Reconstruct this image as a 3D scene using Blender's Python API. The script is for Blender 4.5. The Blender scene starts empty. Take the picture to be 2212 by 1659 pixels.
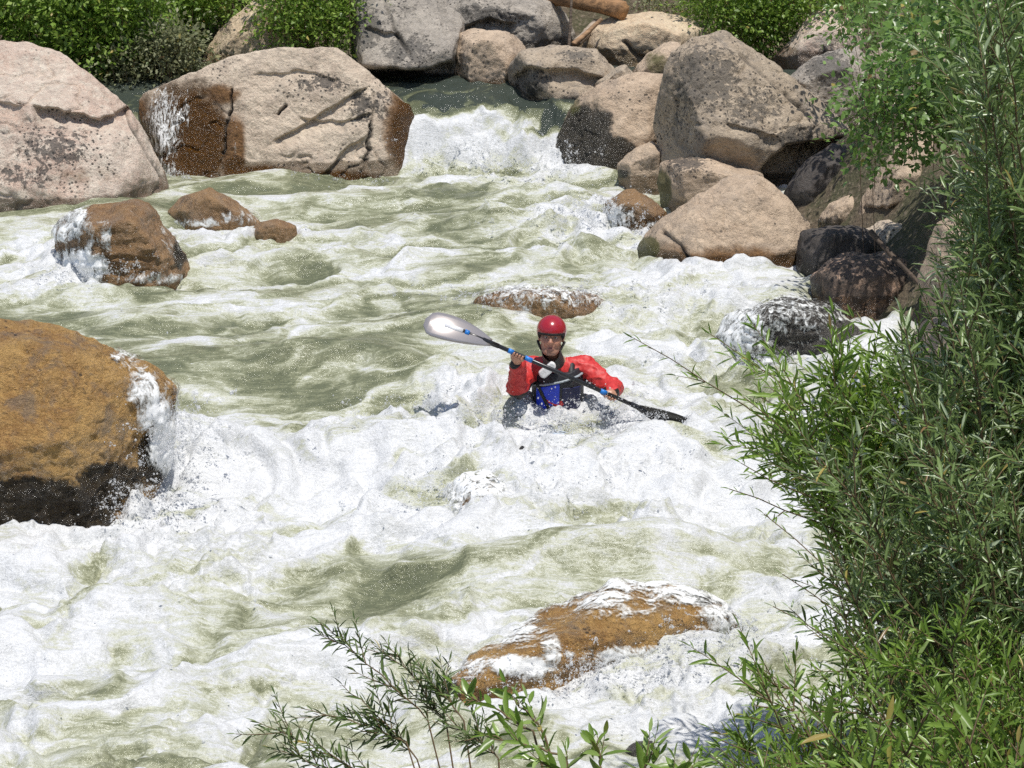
import bpy, bmesh, math, random
import numpy as np
from mathutils import Vector, Matrix

sc = bpy.context.scene
COL = sc.collection
# ------------------------------------------------------------------ camera
CAMZ, PITCH, HALF = 4.9, math.radians(16.0), math.radians(12.0)
TH = math.tan(HALF); TV = TH * 0.75
cam = bpy.data.cameras.new('camera'); camo = bpy.data.objects.new('camera', cam); COL.objects.link(camo)
camo.location = (0, 0, CAMZ); camo.rotation_euler = (math.radians(90) - PITCH, 0, 0)
cam.sensor_width = 36.0; cam.lens = 18.0 / TH; cam.clip_end = 600.0; cam.clip_start = 0.1
sc.camera = camo
# ------------------------------------------------------------------ light
SUN_DIR = Vector((0.12, -0.21, 0.97)).normalized()          # towards the sun
wd = bpy.data.worlds.new('World'); sc.world = wd; wd.use_nodes = True
nt = wd.node_tree
sky = nt.nodes.new('ShaderNodeTexSky'); sky.sky_type = 'NISHITA'; sky.sun_disc = False
sky.sun_elevation = math.asin(SUN_DIR.z); sky.sun_rotation = math.atan2(SUN_DIR.x, SUN_DIR.y)
nt.links.new(sky.outputs[0], nt.nodes['Background'].inputs[0]); nt.nodes['Background'].inputs[1].default_value = 0.10
sl = bpy.data.lights.new('sun', 'SUN'); sl.energy = 3.9; sl.angle = math.radians(0.53); sl.color = (1.0, 0.96, 0.90)
so = bpy.data.objects.new('sun', sl); COL.objects.link(so); so.rotation_euler = SUN_DIR.to_track_quat('Z', 'Y').to_euler()
so.location = SUN_DIR * 60
sc.view_settings.view_transform = 'Standard'; sc.view_settings.look = 'None'
sc.view_settings.exposure = 0.14; sc.view_settings.gamma = 1.0; sc.view_settings.use_curve_mapping = False
sc.cycles.max_bounces = 6; sc.cycles.transparent_max_bounces = 16
sc.cycles.sample_clamp_indirect = 6.0
sc.cycles.use_denoising = False; sc.cycles.sample_clamp_direct = 12.0; sc.cycles.adaptive_threshold = 0.012

# ------------------------------------------------------------------ helpers
F = np.array([0, math.cos(PITCH), -math.sin(PITCH)]); U = np.array([0, math.sin(PITCH), math.cos(PITCH)])
PW, PH = 2212.0, 1659.0
def P(px, py, Y):
    """world point of the sight line through picture position px,py at distance Y up the river"""
    nx = px / PW * 2 - 1; ny = 1 - py / PH * 2
    d = F + np.array([1.0, 0, 0]) * nx * TH + U * ny * TV
    return np.array([0, 0, CAMZ]) + d * (Y / d[1])
SLOPE, Y0 = 0.045, 16.5
def W(px, py):
    nx = px / PW * 2 - 1; ny = 1 - py / PH * 2
    d = F + np.array([1.0, 0, 0]) * nx * TH + U * ny * TV
    t = (SLOPE * (0 - Y0) - CAMZ) / (d[2] - SLOPE * d[1])
    return np.array([0, 0, CAMZ]) + d * t
def proj(v):
    q = v - np.array([0, 0, CAMZ]); dep = q @ F
    return (q[:, 0] / dep / TH + 1) * PW / 2, (1 - (q @ U) / dep / TV) * PH / 2
rs = np.random.RandomState(7)
_perm = np.concatenate([rs.permutation(256)] * 3).astype(np.int32)
_g3 = rs.normal(size=(256, 3)); _g3 /= np.linalg.norm(_g3, axis=1)[:, None]
_a2 = rs.uniform(0, 2 * np.pi, 256); _g2 = np.stack([np.cos(_a2), np.sin(_a2)], 1)
def _fade(t): return t * t * t * (t * (t * 6 - 15) + 10)
def n3(p, seed=0):
    p = p + seed * 17.31
    i = np.floor(p).astype(np.int64); f = p - i; i = i & 255; u = _fade(f); out = 0
    for dx in (0, 1):
        for dy in (0, 1):
            for dz in (0, 1):
                h = _perm[_perm[_perm[(i[:, 0] + dx) & 255] + ((i[:, 1] + dy) & 255)] + ((i[:, 2] + dz) & 255)]
                g = _g3[h]
                d = g[:, 0] * (f[:, 0] - dx) + g[:, 1] * (f[:, 1] - dy) + g[:, 2] * (f[:, 2] - dz)
                w = (u[:, 0] if dx else 1 - u[:, 0]) * (u[:, 1] if dy else 1 - u[:, 1]) * (u[:, 2] if dz else 1 - u[:, 2])
                out = out + w * d
    return out * 1.6
def n2(x, y, seed=0):
    x = x + seed * 13.7; y = y + seed * 7.9
    ix = np.floor(x).astype(np.int64); iy = np.floor(y).astype(np.int64); fx = x - ix; fy = y - iy
    ux, uy = _fade(fx), _fade(fy); out = 0
    for dx in (0, 1):
        for dy in (0, 1):
            g = _g2[_perm[_perm[(ix + dx) & 255] + ((iy + dy) & 255)]]
            w = (ux if dx else 1 - ux) * (uy if dy else 1 - uy)
            out = out + w * (g[..., 0] * (fx - dx) + g[..., 1] * (fy - dy))
    return out * 1.5
def fbm3(p, o=4, seed=0, gain=0.5):
    a, s = 1.0, 0
    for k in range(o): s = s + a * n3(p, seed + k); p = p * 2.03; a *= gain
    return s
def fbm2(x, y, o=4, seed=0, gain=0.5):
    a, s = 1.0, 0
    for k in range(o): s = s + a * n2(x, y, seed + k); x = x * 2.03; y = y * 2.03; a *= gain
    return s
def sstep(a, b, x):
    t = np.clip((x - a) / (b - a), 0, 1); return t * t * (3 - 2 * t)

def mesh_from(name, verts, faces, mat=None, smooth=True, attrs=None):
    me = bpy.data.meshes.new(name)
    verts = np.asarray(verts, dtype=np.float32)
    if isinstance(faces, np.ndarray):
        nf, k = faces.shape
        me.vertices.add(len(verts)); me.vertices.foreach_set('co', verts.ravel())
        me.loops.add(nf * k); me.loops.foreach_set('vertex_index', faces.astype(np.int32).ravel())
        me.polygons.add(nf); me.polygons.foreach_set('loop_start', np.arange(nf, dtype=np.int32) * k)
        me.polygons.foreach_set('loop_total', np.full(nf, k, dtype=np.int32))
        me.update(calc_edges=True)
    else:
        me.from_pydata(verts.tolist(), [], [list(f) for f in faces]); me.update()
    if smooth: me.polygons.foreach_set('use_smooth', np.ones(len(me.polygons), dtype=bool))
    for k, v in (attrs or {}).items():
        v = np.asarray(v, dtype=np.float32)
        if v.ndim == 1:
            a = me.attributes.new(k, 'FLOAT', 'POINT'); a.data.foreach_set('value', v)
        else:
            a = me.attributes.new(k, 'FLOAT_COLOR', 'POINT')
            a.data.foreach_set('color', np.concatenate([v, np.ones((len(v), 1), np.float32)], 1).astype(np.float32).ravel())
    if mat: me.materials.append(mat)
    return me
def link(name, me, parent=None, **props):
    o = bpy.data.objects.new(name, me); COL.objects.link(o)
    if parent is not None: o.parent = parent
    for k, v in props.items(): o[k] = v
    return o
def thing(name, label, category, loc=(0, 0, 0), group=None):
    o = bpy.data.objects.new(name, None); COL.objects.link(o); o.location = loc
    o.empty_display_size = 0.2; o['label'] = label; o['category'] = category
    if group: o['group'] = group
    return o

class N:
    """tiny node-tree writer"""
    def __init__(s, name):
        s.m = bpy.data.materials.new(name); s.m.use_nodes = True; s.t = s.m.node_tree
        s.b = s.t.nodes['Principled BSDF']; s.out = s.t.nodes['Material Output']
    def node(s, typ, **kw):
        n = s.t.nodes.new(typ)
        for k, v in kw.items():
            if k in ('ins',):
                for i, val in v.items(): s.set(n.inputs[i], val)
            else: setattr(n, k, v)
        return n
    def set(s, sock, val):
        if isinstance(val, bpy.types.NodeSocket): s.t.links.new(val, sock)
        else:
            if hasattr(sock.default_value, '__len__') and not isinstance(val, str) and len(sock.default_value) == 4 and len(val) == 3: val = (*val, 1)
            sock.default_value = val
    def attr(s, name, col=False):
        n = s.node('ShaderNodeAttribute', attribute_name=name); return n.outputs['Color' if col else 'Fac']
    def coords(s, scale=(1, 1, 1), rot=(0, 0, 0)):
        tc = s.node('ShaderNodeTexCoord'); mp = s.node('ShaderNodeMapping')
        s.t.links.new(tc.outputs['Object'], mp.inputs[0]); mp.inputs['Scale'].default_value = scale; mp.inputs['Rotation'].default_value = rot
        return mp.outputs[0]
    def noise(s, co, scale, detail=4, rough=0.55, dist=0.0):
        n = s.node('ShaderNodeTexNoise', ins={'Vector': co, 'Scale': scale, 'Detail': detail, 'Roughness': rough, 'Distortion': dist}); return n.outputs['Fac']
    def voro(s, co, scale, feature='F1', rnd=1.0):
        n = s.node('ShaderNodeTexVoronoi', feature=feature, ins={'Vector': co, 'Scale': scale, 'Randomness': rnd}); return n.outputs['Distance']
    def math(s, op, a, b=0.0, clamp=False):
        n = s.node('ShaderNodeMath', operation=op, use_clamp=clamp); s.set(n.inputs[0], a); s.set(n.inputs[1], b); return n.outputs[0]
    def ramp(s, x, a, b, smooth=True):
        n = s.node('ShaderNodeMapRange', interpolation_type='SMOOTHSTEP' if smooth else 'LINEAR'); n.clamp = True if not smooth else n.clamp
        s.set(n.inputs['Value'], x); s.set(n.inputs['From Min'], a); s.set(n.inputs['From Max'], b); return n.outputs[0]
    def mix(s, f, a, b):
        n = s.node('ShaderNodeMix', data_type='RGBA'); s.set(n.inputs[0], f); s.set(n.inputs[6], a); s.set(n.inputs[7], b); return n.outputs[2]
    def cramp(s, x, stops):
        n = s.node('ShaderNodeValToRGB'); e = n.color_ramp.elements
        while len(e) < len(stops): e.new(0.5)
        for k, (p, c) in enumerate(stops): e[k].position = p; e[k].color = (*c, 1)
        s.set(n.inputs[0], x); return n.outputs[0]
    def bump(s, h, strength, dist, nrm=None):
        n = s.node('ShaderNodeBump', ins={'Height': h, 'Strength': strength, 'Distance': dist})
        if nrm is not None: s.set(n.inputs['Normal'], nrm)
        return n.outputs[0]
    def fin(s, **kw):
        for k, v in kw.items(): s.set(s.b.inputs[k.replace('_', ' ')], v)
        return s.m
def plain(name, col, rough=0.5, metallic=0.0, **kw):
    n = N(name)
    co = n.coords(); v = n.noise(co, 35.0, 3)
    c = n.mix(n.ramp(v, 0.25, 0.75), tuple(x * 0.82 for x in col), tuple(min(1, x * 1.12) for x in col))
    return n.fin(Base_Color=c, Roughness=rough, Metallic=metallic, **kw)

# ------------------------------------------------------------------ terrain
def river_z(x, y):
    base = SLOPE * (y - Y0)
    e = 23.62 + 0.10 * np.sin(x * 1.3)
    z = np.where(y > e, base, base)
    z = z + 0.50 * sstep(e, e + 0.55, y) + 0.16 * sstep(e + 0.45, e + 1.25, y)
    return np.where(y > e + 1.3, np.minimum(z, 1.06), z)
def terrain_z(x, y):
    bed = river_z(x, np.minimum(y, 26)) - 0.55
    nz = 0.35 * fbm2(x * 0.35, y * 0.35, 4, 3)
    # right bank, far bank
    rb = np.interp(y, [-10, 6, 9, 12, 15, 17.5, 19, 20, 21, 22, 23, 24, 26, 28], [0.2, 0.6, 1.5, 2.0, 2.45, 2.4, 2.2, 2.1, 2.0, 1.75, 1.6, 1.35, 1.6, 2.5])
    right = sstep(0, 1.6, x - rb) * 1.1 + np.maximum(0, x - rb - 1.2) * 0.55
    right = np.minimum(right, 7.0) * np.interp(y, [19.5, 21.2, 22.6, 23.4, 28, 32], [1.0, 1.0, 0.85, 0.36, 0.32, 1.0])
    fb = 26.0 + 1.6 * sstep(-2.2, -1.2, x) + 0.3 * np.sin(x * 1.7)
    far = sstep(0, 1.5, y - fb) * 1.0 + np.maximum(0, y - fb - 1.0) * 0.45
    far = np.minimum(far, 16.0)
    near = sstep(0, 5.0, 9.4 - y - 0.3 * np.maximum(0, -x)) * 3.3
    return bed + np.maximum(np.maximum(right, far), near) * (1 + 0.25 * nz) + nz * 0.35
def grid_faces(nr, ncx):
    a = np.arange((nr - 1) * ncx).reshape(nr - 1, ncx)[:, :-1].ravel()
    return np.stack([a, a + 1, a + ncx + 1, a + ncx], 1)
def terrain():
    xs = np.concatenate([np.linspace(-120, -14, 30)[:-1], np.linspace(-14, 14, 150), np.linspace(14, 120, 30)[1:]])
    ys = np.concatenate([np.linspace(-60, 2, 20)[:-1], np.linspace(2, 40, 200), np.linspace(40, 220, 40)[1:]])
    X, Y = np.meshgrid(xs, ys)
    Z = terrain_z(X.ravel(), Y.ravel())
    n = N('bank_soil'); co = n.coords()
    a = n.noise(co, 2.2, 5); b = n.noise(co, 22, 4)
    c = n.mix(n.ramp(a, .4, .6), (0.12, 0.09, 0.058), (0.075, 0.072, 0.034))
    c = n.mix(n.ramp(b, .5, .7), c, (0.20, 0.16, 0.11))
    n.fin(Base_Color=c, Roughness=0.95, Normal=n.bump(b, 0.8, 0.05))
    me = mesh_from('ground', np.stack([X.ravel(), Y.ravel(), Z], 1), grid_faces(len(ys), len(xs)), n.m)
    link('ground', me, kind='structure')
terrain()

# ------------------------------------------------------------------ river water
FPY = [300, 400, 450, 520, 600, 700, 780, 860, 950, 1050, 1150, 1220, 1300, 1400, 1500, 1600, 1700]
FPX = [92, 276, 460, 645, 829, 1013, 1198, 1382, 1566, 1751, 1935]
FOAM = np.array([
 [.5, .5, .5, .5, .9, .9, .95, .5, .5, .5, .5],
 [.45, .5, .4, .35, .50, .60, .55, .5, .5, .5, .5],
 [.35, .3, .35, .35, .45, .34, .72, .6, .6, .6, .6],
 [.60, .65, .70, .58, .58, .48, .78, .75, .7, .7, .6],
 [.72, .65, .50, .52, .58, .38, .55, .75, .82, .55, .5],
 [.35, .35, .42, .48, .42, .34, .50, .65, .60, .60, .7],
 [.4, .34, .40, .28, .28, .50, .60, .75, .85, .85, .8],
 [.6, .65, .55, .30, .48, .92, .80, .80, .70, .80, .8],
 [.8, .85, .85, .70, .78, .95, .95, .90, .78, .80, .8],
 [.9, .90, .72, .85, .95, .95, .95, .95, .90, .90, .9],
 [.90, .92, .90, .92, .95, .92, .90, .85, .80, .80, .8],
 [.82, .85, .88, .78, .68, .50, .45, .50, .65, .75, .8],
 [.80, .70, .65, .58, .56, .66, .60, .60, .62, .75, .8],
 [.85, .80, .66, .62, .70, .80, .82, .82, .85, .90, .9],
 [.76, .72, .70, .76, .85, .92, .95, .95, .92, .90, .9],
 [.80, .75, .72, .72, .74, .70, .62, .70, .80, .8, .8],
 [.80, .75, .72, .72, .74, .70, .62, .70, .80, .8, .8]])
def cover(px, py):
    gx = np.interp(px, FPX, np.arange(len(FPX))); gy = np.interp(py, FPY, np.arange(len(FPY)))
    i = np.clip(gx.astype(int), 0, len(FPX) - 2); j = np.clip(gy.astype(int), 0, len(FPY) - 2); fx = gx - i; fy = gy - j
    fx = fx * fx * (3 - 2 * fx); fy = fy * fy * (3 - 2 * fy)
    return (FOAM[j, i] * (1 - fx) + FOAM[j, i + 1] * fx) * (1 - fy) + (FOAM[j + 1, i] * (1 - fx) + FOAM[j + 1, i + 1] * fx) * fy
# swells: px, py, height, half-width across, half-width along, turn (deg)
BUMPS = [
 (1130, 1010, .20, 1.00, .42, 0), (830, 985, .15, .70, .40, -10), (1440, 985, .12, .55, .35, 15), (560, 1010, .10, .55, .4, -20),
 (330, 960, .10, .35, .5, 0), (1010, 900, .20, .42, .26, 0), (900, 930, .10, .4, .26, -15),
 (700, 880, -.16, .85, .38, -8), (640, 780, .10, .75, .16, -10), (860, 800, .10, .5, .16, -20), (1000, 690, .12, .55, .22, 0), (990, 760, -.10, .55, .25, 0),
 (1180, 650, .12, .85, .22, 0), (1180, 690, -.05, .7, .18, 0), (1500, 665, .10, .45, .2, 10), (1690, 650, .12, .6, .3, 0),
 (1660, 830, .12, .6, .3, 0), (1390, 790, .06, .5, .3, 0),
 (1290, 1225, .27, .95, .24, 8), (1000, 1260, .06, .5, .3, 25), (1450, 1200, .10, .45, .25, -10), (1150, 1460, -.15, .65, .22, 12), (1400, 1450, -.06, .4, .2, 12), (1200, 1560, .06, .6, .2, 0), (1600, 1450, .08, .4, .25, 0),
 (500, 1210, .08, .7, .2, 5), (250, 1330, .10, .6, .25, 0), (650, 1420, .07, .6, .25, -10), (200, 1500, .08, .6, .25, 0), (850, 1560, -.05, .5, .2, 0),
 (1130, 430, .13, .55, .20, 0), (1080, 500, .12, .6, .22, 0), (1240, 470, .14, .4, .3, 0), (850, 430, .08, .8, .2, 0), (600, 440, .08, .7, .2, 0), (1330, 385, .1, .4, .15, 0),
 (240, 455, .17, .55, .30, 0), (230, 640, .14, .6, .25, 0), (1000, 1460, -.16, .35, .2, 20), (1060, 870, .10, .3, .2, 0), (1200, 885, .08, .55, .25, 0), (1120, 905, .07, .3, .2, 0), (1300, 930, .10, .35, .2, 0), (60, 500, .08, .4, .3, 0), (460, 430, .10, .5, .25, 0), (560, 560, .10, .6, .2, 0), (880, 560, .08, .7, .2, 0), (1550, 590, .10, .5, .2, 0),
 (130, 640, .08, .6, .2, 0), (380, 700, .06, .6, .2, -15), (1650, 590, .1, .12, .1, 0), (980, 250, .05, .4, .3, 0), (1160, 300, .12, .22, .25, 0)]
_B = [(*W(b[0], b[1])[:2], *b[2:]) for b in BUMPS]
def water_field(x, y, fine=True):
    base = river_z(x, y)
    p = np.stack([x, y, base], 1); px, py = proj(p)
    cov = cover(px, py) + 0.06 * sstep(800, 700, py) * sstep(380, 430, py) - 0.07 * sstep(1120, 1220, py)
    pool = sstep(24.0, 24.5, y)
    h = np.zeros_like(x)
    for bx, by, am, rx, ry, rot in _B:
        a = math.radians(rot); dx, dy = x - bx, y - by
        u = (dx * math.cos(a) + dy * math.sin(a)) / rx; v = (-dx * math.sin(a) + dy * math.cos(a)) / ry
        g = np.exp(-(u * u + v * v)); h += am * g
    # current runs down and to the left: stretch turbulence along it
    ang = math.radians(17)
    ca, sa = math.cos(ang), math.sin(ang)
    al = x * ca + y * sa; ac = -x * sa + y * ca
    wx = 0.20 * fbm2(x * 1.1, y * 1.4, 3, 11); wy = 0.20 * fbm2(x * 1.1, y * 1.4, 3, 21)
    sab = lambda q, e: np.sqrt(q * q + e)
    r1 = 1 - sab(fbm2((al + wx) * 0.55, (ac + wy) * 1.35, 3, 31), .008)          # crests
    r2 = 1 - sab(fbm2((al + wx) * 1.15, (ac + wy) * 2.9, 2, 41), .012)
    big = fbm2(al * 0.45, ac * 0.95, 2, 51)
    calm = 1 - 0.75 * pool
    fo = sstep(0.35, 0.9, cov); rough = 0.35 + 0.65 * sstep(0.32, 0.62, cov)
    h += (0.12 * big + (0.13 * (r1 - 0.75) + 0.055 * (r2 - 0.75)) * rough) * calm
    bill = sab(fbm2(x * 2.2 + wx * 2, y * 2.4 + wy * 2, 2, 61), .006); bill2 = sab(fbm2(x * 6 + wx * 3, y * 6 + wy * 3, 3, 71), .01)
    bill3 = sab(fbm2(x * 14 + wx * 4, y * 12 + wy * 4, 2, 75), .012)
    patch = 0.35 + 0.9 * sstep(-.2, .35, fbm2(al * .8, ac * 1.3, 2, 77))
    bigb = sab(fbm2(al * 1.0 + wx, ac * 1.5 + wy, 2, 66), .004)
    h += (0.10 * (bigb - .25) + 0.14 * (bill - .25) + (0.060 * (bill2 - .22) + 0.017 * (bill3 - .2)) * patch) * fo * calm
    h += 0.007 * fbm2(al * 4, ac * 12, 3, 81) * calm
    # foam pattern: long streaks along the current, lace where it tears open
    n1 = fbm2((al + wx * 1.5) * 0.62, (ac + wy * 1.5) * 3.3, 5, 91, 0.55)
    n4 = fbm2(x * 1.7 + wx * 2, y * 1.9 + wy * 2, 3, 95, 0.5)
    lace = 1 - 2.2 * np.abs(fbm2((al + wx * 1.6) * 1.2, (ac + wy * 1.6) * 5.0, 4, 101, 0.55))
    f = 0.5 + 0.42 * n1 + 0.26 * n4 + 0.20 * lace + 0.70 * (r1 - .75) + 0.25 * (r2 - .75)
    foam = (f - 0.56) * 0.90 + (cov - 0.5) * 1.32 + 0.46
    pf = -0.26 + 0.2 * lace + 0.1 * n1
    dk = sstep(24.0, 24.3, y + 0.25 * n1)
    foam = np.maximum(foam, 0.02) * (1 - dk) + pf * dk
    return base + h, np.clip(foam, -.3, 1), px, py
SSS = 0.0
def water():
    nr, ncx = 680, 760
    t = np.linspace(0, 1, nr); ys = 8.2 + (25.6 - 8.2) * (0.80 * t + 0.20 * t * t)
    s = np.linspace(-1, 1, ncx); s = 0.72 * s + 0.28 * s ** 3
    X = s[None, :] * (0.36 * (ys[:, None] + 4.5)); Y = np.repeat(ys[:, None], ncx, 1)
    x, y = X.ravel(), Y.ravel()
    z, foam, px, py = water_field(x, y)
    # small sideways push so that crests lean downstream
    x = x - 0.05 * fbm2(x * 3, y * 3, 2, 111); y = y - 0.06 * fbm2(x * 3, y * 3, 2, 121)
    n = N('river_water'); co = n.coords(); f = n.attr('foam')
    w = n.noise(n.coords((0.55, 1.8, 1.0), (0, 0, math.radians(-17))), 7.0, 8, 0.66, 0.3); w2 = n.noise(co, 48.0, 4, 0.65)
    ff = n.math('ADD', f, n.math('MULTIPLY', n.math('SUBTRACT', w, 0.5), 0.55))
    ff = n.math('ADD', ff, n.math('MULTIPLY', n.math('SUBTRACT', w2, 0.5), 0.30))
    ff = n.math('ADD', ff, n.math('MULTIPLY', n.math('SUBTRACT', n.noise(co, 120.0, 3, 0.65), 0.5), 0.26))
    fl1 = n.noise(n.coords((0.4, 1.9, 1.0), (0, 0, math.radians(-17))), 4.0, 5, 0.62, 1.0); fl2 = n.noise(n.coords((0.5, 1.8, 1.0), (0, 0, math.radians(-12))), 11.0, 4, 0.6, 0.9)
    thin = lambda q, w_: n.ramp(n.math('ABSOLUTE', n.math('SUBTRACT', q, 0.5)), w_, 0.0)
    ff = n.math('ADD', ff, n.math('MULTIPLY', thin(fl1, 0.055), 0.18)); ff = n.math('ADD', ff, n.math('MULTIPLY', thin(fl2, 0.05), 0.10)); ff = n.math('SUBTRACT', ff, 0.07)
    vd = n.node('ShaderNodeTexVoronoi', ins={'Vector': co, 'Scale': 38.0}); spk = n.math('MULTIPLY', n.ramp(vd.outputs['Distance'], 0.24, 0.10), n.ramp(n.noise(co, 5.0, 3), 0.46, 0.62))  # pale specks: bubbles, and sun glints put into the colour
    ff = n.math('ADD', ff, n.math('MULTIPLY', spk, 0.32))
    deep = n.ramp(n.attr('foam'), 0.0, -0.12)
    c = n.cramp(ff, [(0.0, (0.135, 0.148, 0.088)), (0.26, (0.235, 0.245, 0.150)), (0.46, (0.39, 0.40, 0.28)), (0.64, (0.55, 0.56, 0.46)), (0.82, (0.59, 0.60, 0.595)), (1.0, (0.70, 0.71, 0.715))])
    c = n.mix(n.math('MULTIPLY', deep, n.ramp(ff, .35, .15)), c, (0.050, 0.062, 0.050))
    hh = n.math('ADD', n.math('MULTIPLY', w, 0.6), n.math('MULTIPLY', w2, 0.35))
    fine = n.noise(co, 120.0, 3, 0.65)
    gr = n.math('ADD', 0.80, n.math('MULTIPLY', n.math('ADD', n.ramp(fine, .3, .7), n.ramp(w2, .3, .7)), 0.13))
    vm = n.node('ShaderNodeVectorMath', operation='SCALE'); n.set(vm.inputs[0], c); n.set(vm.inputs['Scale'], gr); c = vm.outputs[0]
    b1 = n.bump(hh, 0.6, 0.04); b2 = n.bump(fine, 0.35, 0.008, b1)
    n.set(n.b.inputs['Subsurface Weight'], n.math('MULTIPLY', n.ramp(ff, .35, .8), SSS)); n.b.inputs['Subsurface Radius'].default_value = (1.0, 1.0, 1.0); n.b.inputs['Subsurface Scale'].default_value = 0.010
    n.fin(Base_Color=c, Roughness=n.math('ADD', 0.10, n.math('MULTIPLY', n.ramp(ff, .4, .8), 0.32)), IOR=1.33, Normal=b2)
    me = mesh_from('water', np.stack([x, y, z], 1), grid_faces(nr, ncx), n.m, attrs={'foam': foam})
    link('river_water', me, kind='structure')
    return
water()
# ------------------------------------------------------------------ boulders
def rock_mat(name, base, alt, lichen=0.35, speck=0.5, rough=0.85, grain=1.0, wetrough=0.22, dark=(0.05, 0.047, 0.045), scale=1.0, bumpk=1.0):
    n = N(name); co = n.coords()
    big = n.noise(co, 1.6 * scale, 5, 0.6, 0.4); mid = n.noise(co, 7.0 * scale, 6, 0.65); fin = n.noise(co, 55.0, 4, 0.7); gr = n.noise(co, 140.0, 2, 0.5)
    c = n.mix(n.ramp(big, .35, .65), base, alt)
    c = n.mix(n.math('MULTIPLY', n.ramp(mid, .42, .70), 0.28), c, tuple(x * 0.62 for x in alt))
    c = n.mix(n.math('MULTIPLY', n.ramp(fin, .45, .75), 0.35 * grain), c, tuple(min(.8, x * 1.35) for x in base))
    c = n.mix(n.math('MULTIPLY', n.ramp(gr, .52, .70), 0.34 * grain), c, tuple(x * 0.42 for x in alt))
    rg = n.noise(co, 17.0 * scale, 9, 0.74, 0.3); mo = n.noise(co, 11.0 * scale, 8, 0.75, 0.6)
    c = n.mix(n.math('MULTIPLY', n.ramp(mo, .48, .62), 0.50), c, tuple(min(.85, x * 1.28) for x in base))
    c = n.mix(n.math('MULTIPLY', n.ramp(mo, .45, .34), 0.35), c, tuple(x * 0.52 for x in alt))
    c = n.mix(n.math('MULTIPLY', n.ramp(rg, .41, .34), 0.60), c, tuple(x * 0.28 for x in alt))
    gf = n.noise(co, 3.1 * scale, 6, 0.7, 0.8)
    c = n.mix(n.math('MULTIPLY', n.ramp(gf, .46, .66), 0.10 + 0.55 * lichen), c, (0.20, 0.182, 0.165))
    # lichen, plus painted shade on a few rocks: attribute 'lich' sets where, noise breaks it up
    la = n.attr('lich'); ln = n.noise(co, 16.0 * scale, 7, 0.72, 0.5)
    lm = n.ramp(n.math('ADD', ln, n.math('MULTIPLY', n.math('SUBTRACT', la, 0.5), 0.55)), 0.60 - 0.14 * lichen, 0.67 - 0.12 * lichen)
    c = n.mix(n.math('MULTIPLY', lm, 0.80), c, dark)
    # black specks (lichen dots)
    vd = n.voro(co, 21.0); vs = n.noise(co, 2.4, 4)
    sp = n.math('MULTIPLY', n.math('SUBTRACT', 1.0, n.ramp(vd, 0.20, 0.32)), n.ramp(n.math('ADD', vs, n.math('MULTIPLY', la, .25)), 0.58 - 0.18 * speck, 0.64))
    c = n.mix(n.math('MULTIPLY', sp, 0.85), c, (0.035, 0.032, 0.03))
    # rust stain, crack dirt, water-wet band
    st = n.attr('stain'); c = n.mix(n.ramp(n.math('ADD', st, n.math('MULTIPLY', n.math('SUBTRACT', mid, .5), .7)), 0.3, 0.75), c, n.mix(n.ramp(fin, .35, .7), (0.13, 0.062, 0.022), (0.27, 0.145, 0.055)))
    cr = n.attr('crack'); c = n.mix(n.math('MULTIPLY', cr, 0.85, True), c, (0.03, 0.026, 0.022))
    wet = n.ramp(n.math('ADD', n.attr('wet'), n.math('MULTIPLY', n.math('SUBTRACT', mid, .5), .6)), 0.35, 0.65)
    hsv = n.node('ShaderNodeHueSaturation', ins={'Saturation': 1.25, 'Value': 0.42, 'Color': c})
    c = n.mix(wet, c, hsv.outputs[0])
    alg = n.ramp(n.math('ADD', n.attr('algae'), n.math('MULTIPLY', n.math('SUBTRACT', mid, .5), .9)), 0.42, 0.62)  # algae film; on two boulders it paints shade instead
    c = n.mix(n.math('MULTIPLY', alg, 0.92), c, n.mix(n.ramp(fin, .45, .7), (0.012, 0.012, 0.010), (0.045, 0.04, 0.022)))
    moss = n.ramp(n.math('ADD', n.attr('moss'), n.math('MULTIPLY', n.math('SUBTRACT', mid, .5), .7)), 0.35, 0.65)
    c = n.mix(n.math('MULTIPLY', moss, .85), c, (0.085, 0.085, 0.018))
    h = n.math('ADD', n.math('MULTIPLY', mid, 0.7), n.math('ADD', n.math('MULTIPLY', rg, 0.75), n.math('MULTIPLY', fin, 0.22)))
    h = n.math('SUBTRACT', h, n.math('MULTIPLY', lm, 0.12))
    b = n.bump(h, 1.0, 0.048 * bumpk)
    r = n.math('SUBTRACT', rough, n.math('MULTIPLY', n.math('MAXIMUM', wet, alg), rough - wetrough))
    return n.fin(Base_Color=c, Roughness=r, Normal=b)
MT = {}
MT['tan'] = rock_mat('granite_tan', (0.60, 0.465, 0.335), (0.52, 0.39, 0.275), 0.36, 0.6)
MT['pale'] = rock_mat('granite_pale', (0.68, 0.56, 0.43), (0.60, 0.475, 0.36), 0.22, 0.45)
MT['pink'] = rock_mat('granite_pink', (0.72, 0.60, 0.49), (0.66, 0.48, 0.375), 0.18, 0.35)
MT['grey'] = rock_mat('granite_grey', (0.46, 0.41, 0.345), (0.36, 0.32, 0.27), 0.68, 0.8, dark=(0.13, 0.12, 0.105))
MT['orange'] = rock_mat('granite_orange', (0.72, 0.565, 0.395), (0.68, 0.50, 0.325), 0.15, 0.35)
MT['rough'] = rock_mat('granite_rough', (0.52, 0.425, 0.315), (0.43, 0.34, 0.245), 0.80, 1.0, dark=(0.135, 0.12, 0.10))
MT['brownwet'] = rock_mat('wet_brown_rock', (0.33, 0.20, 0.095), (0.23, 0.125, 0.055), 0.45, 0.2, 0.32, 1.2, 0.16, (0.045, 0.028, 0.014))
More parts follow.
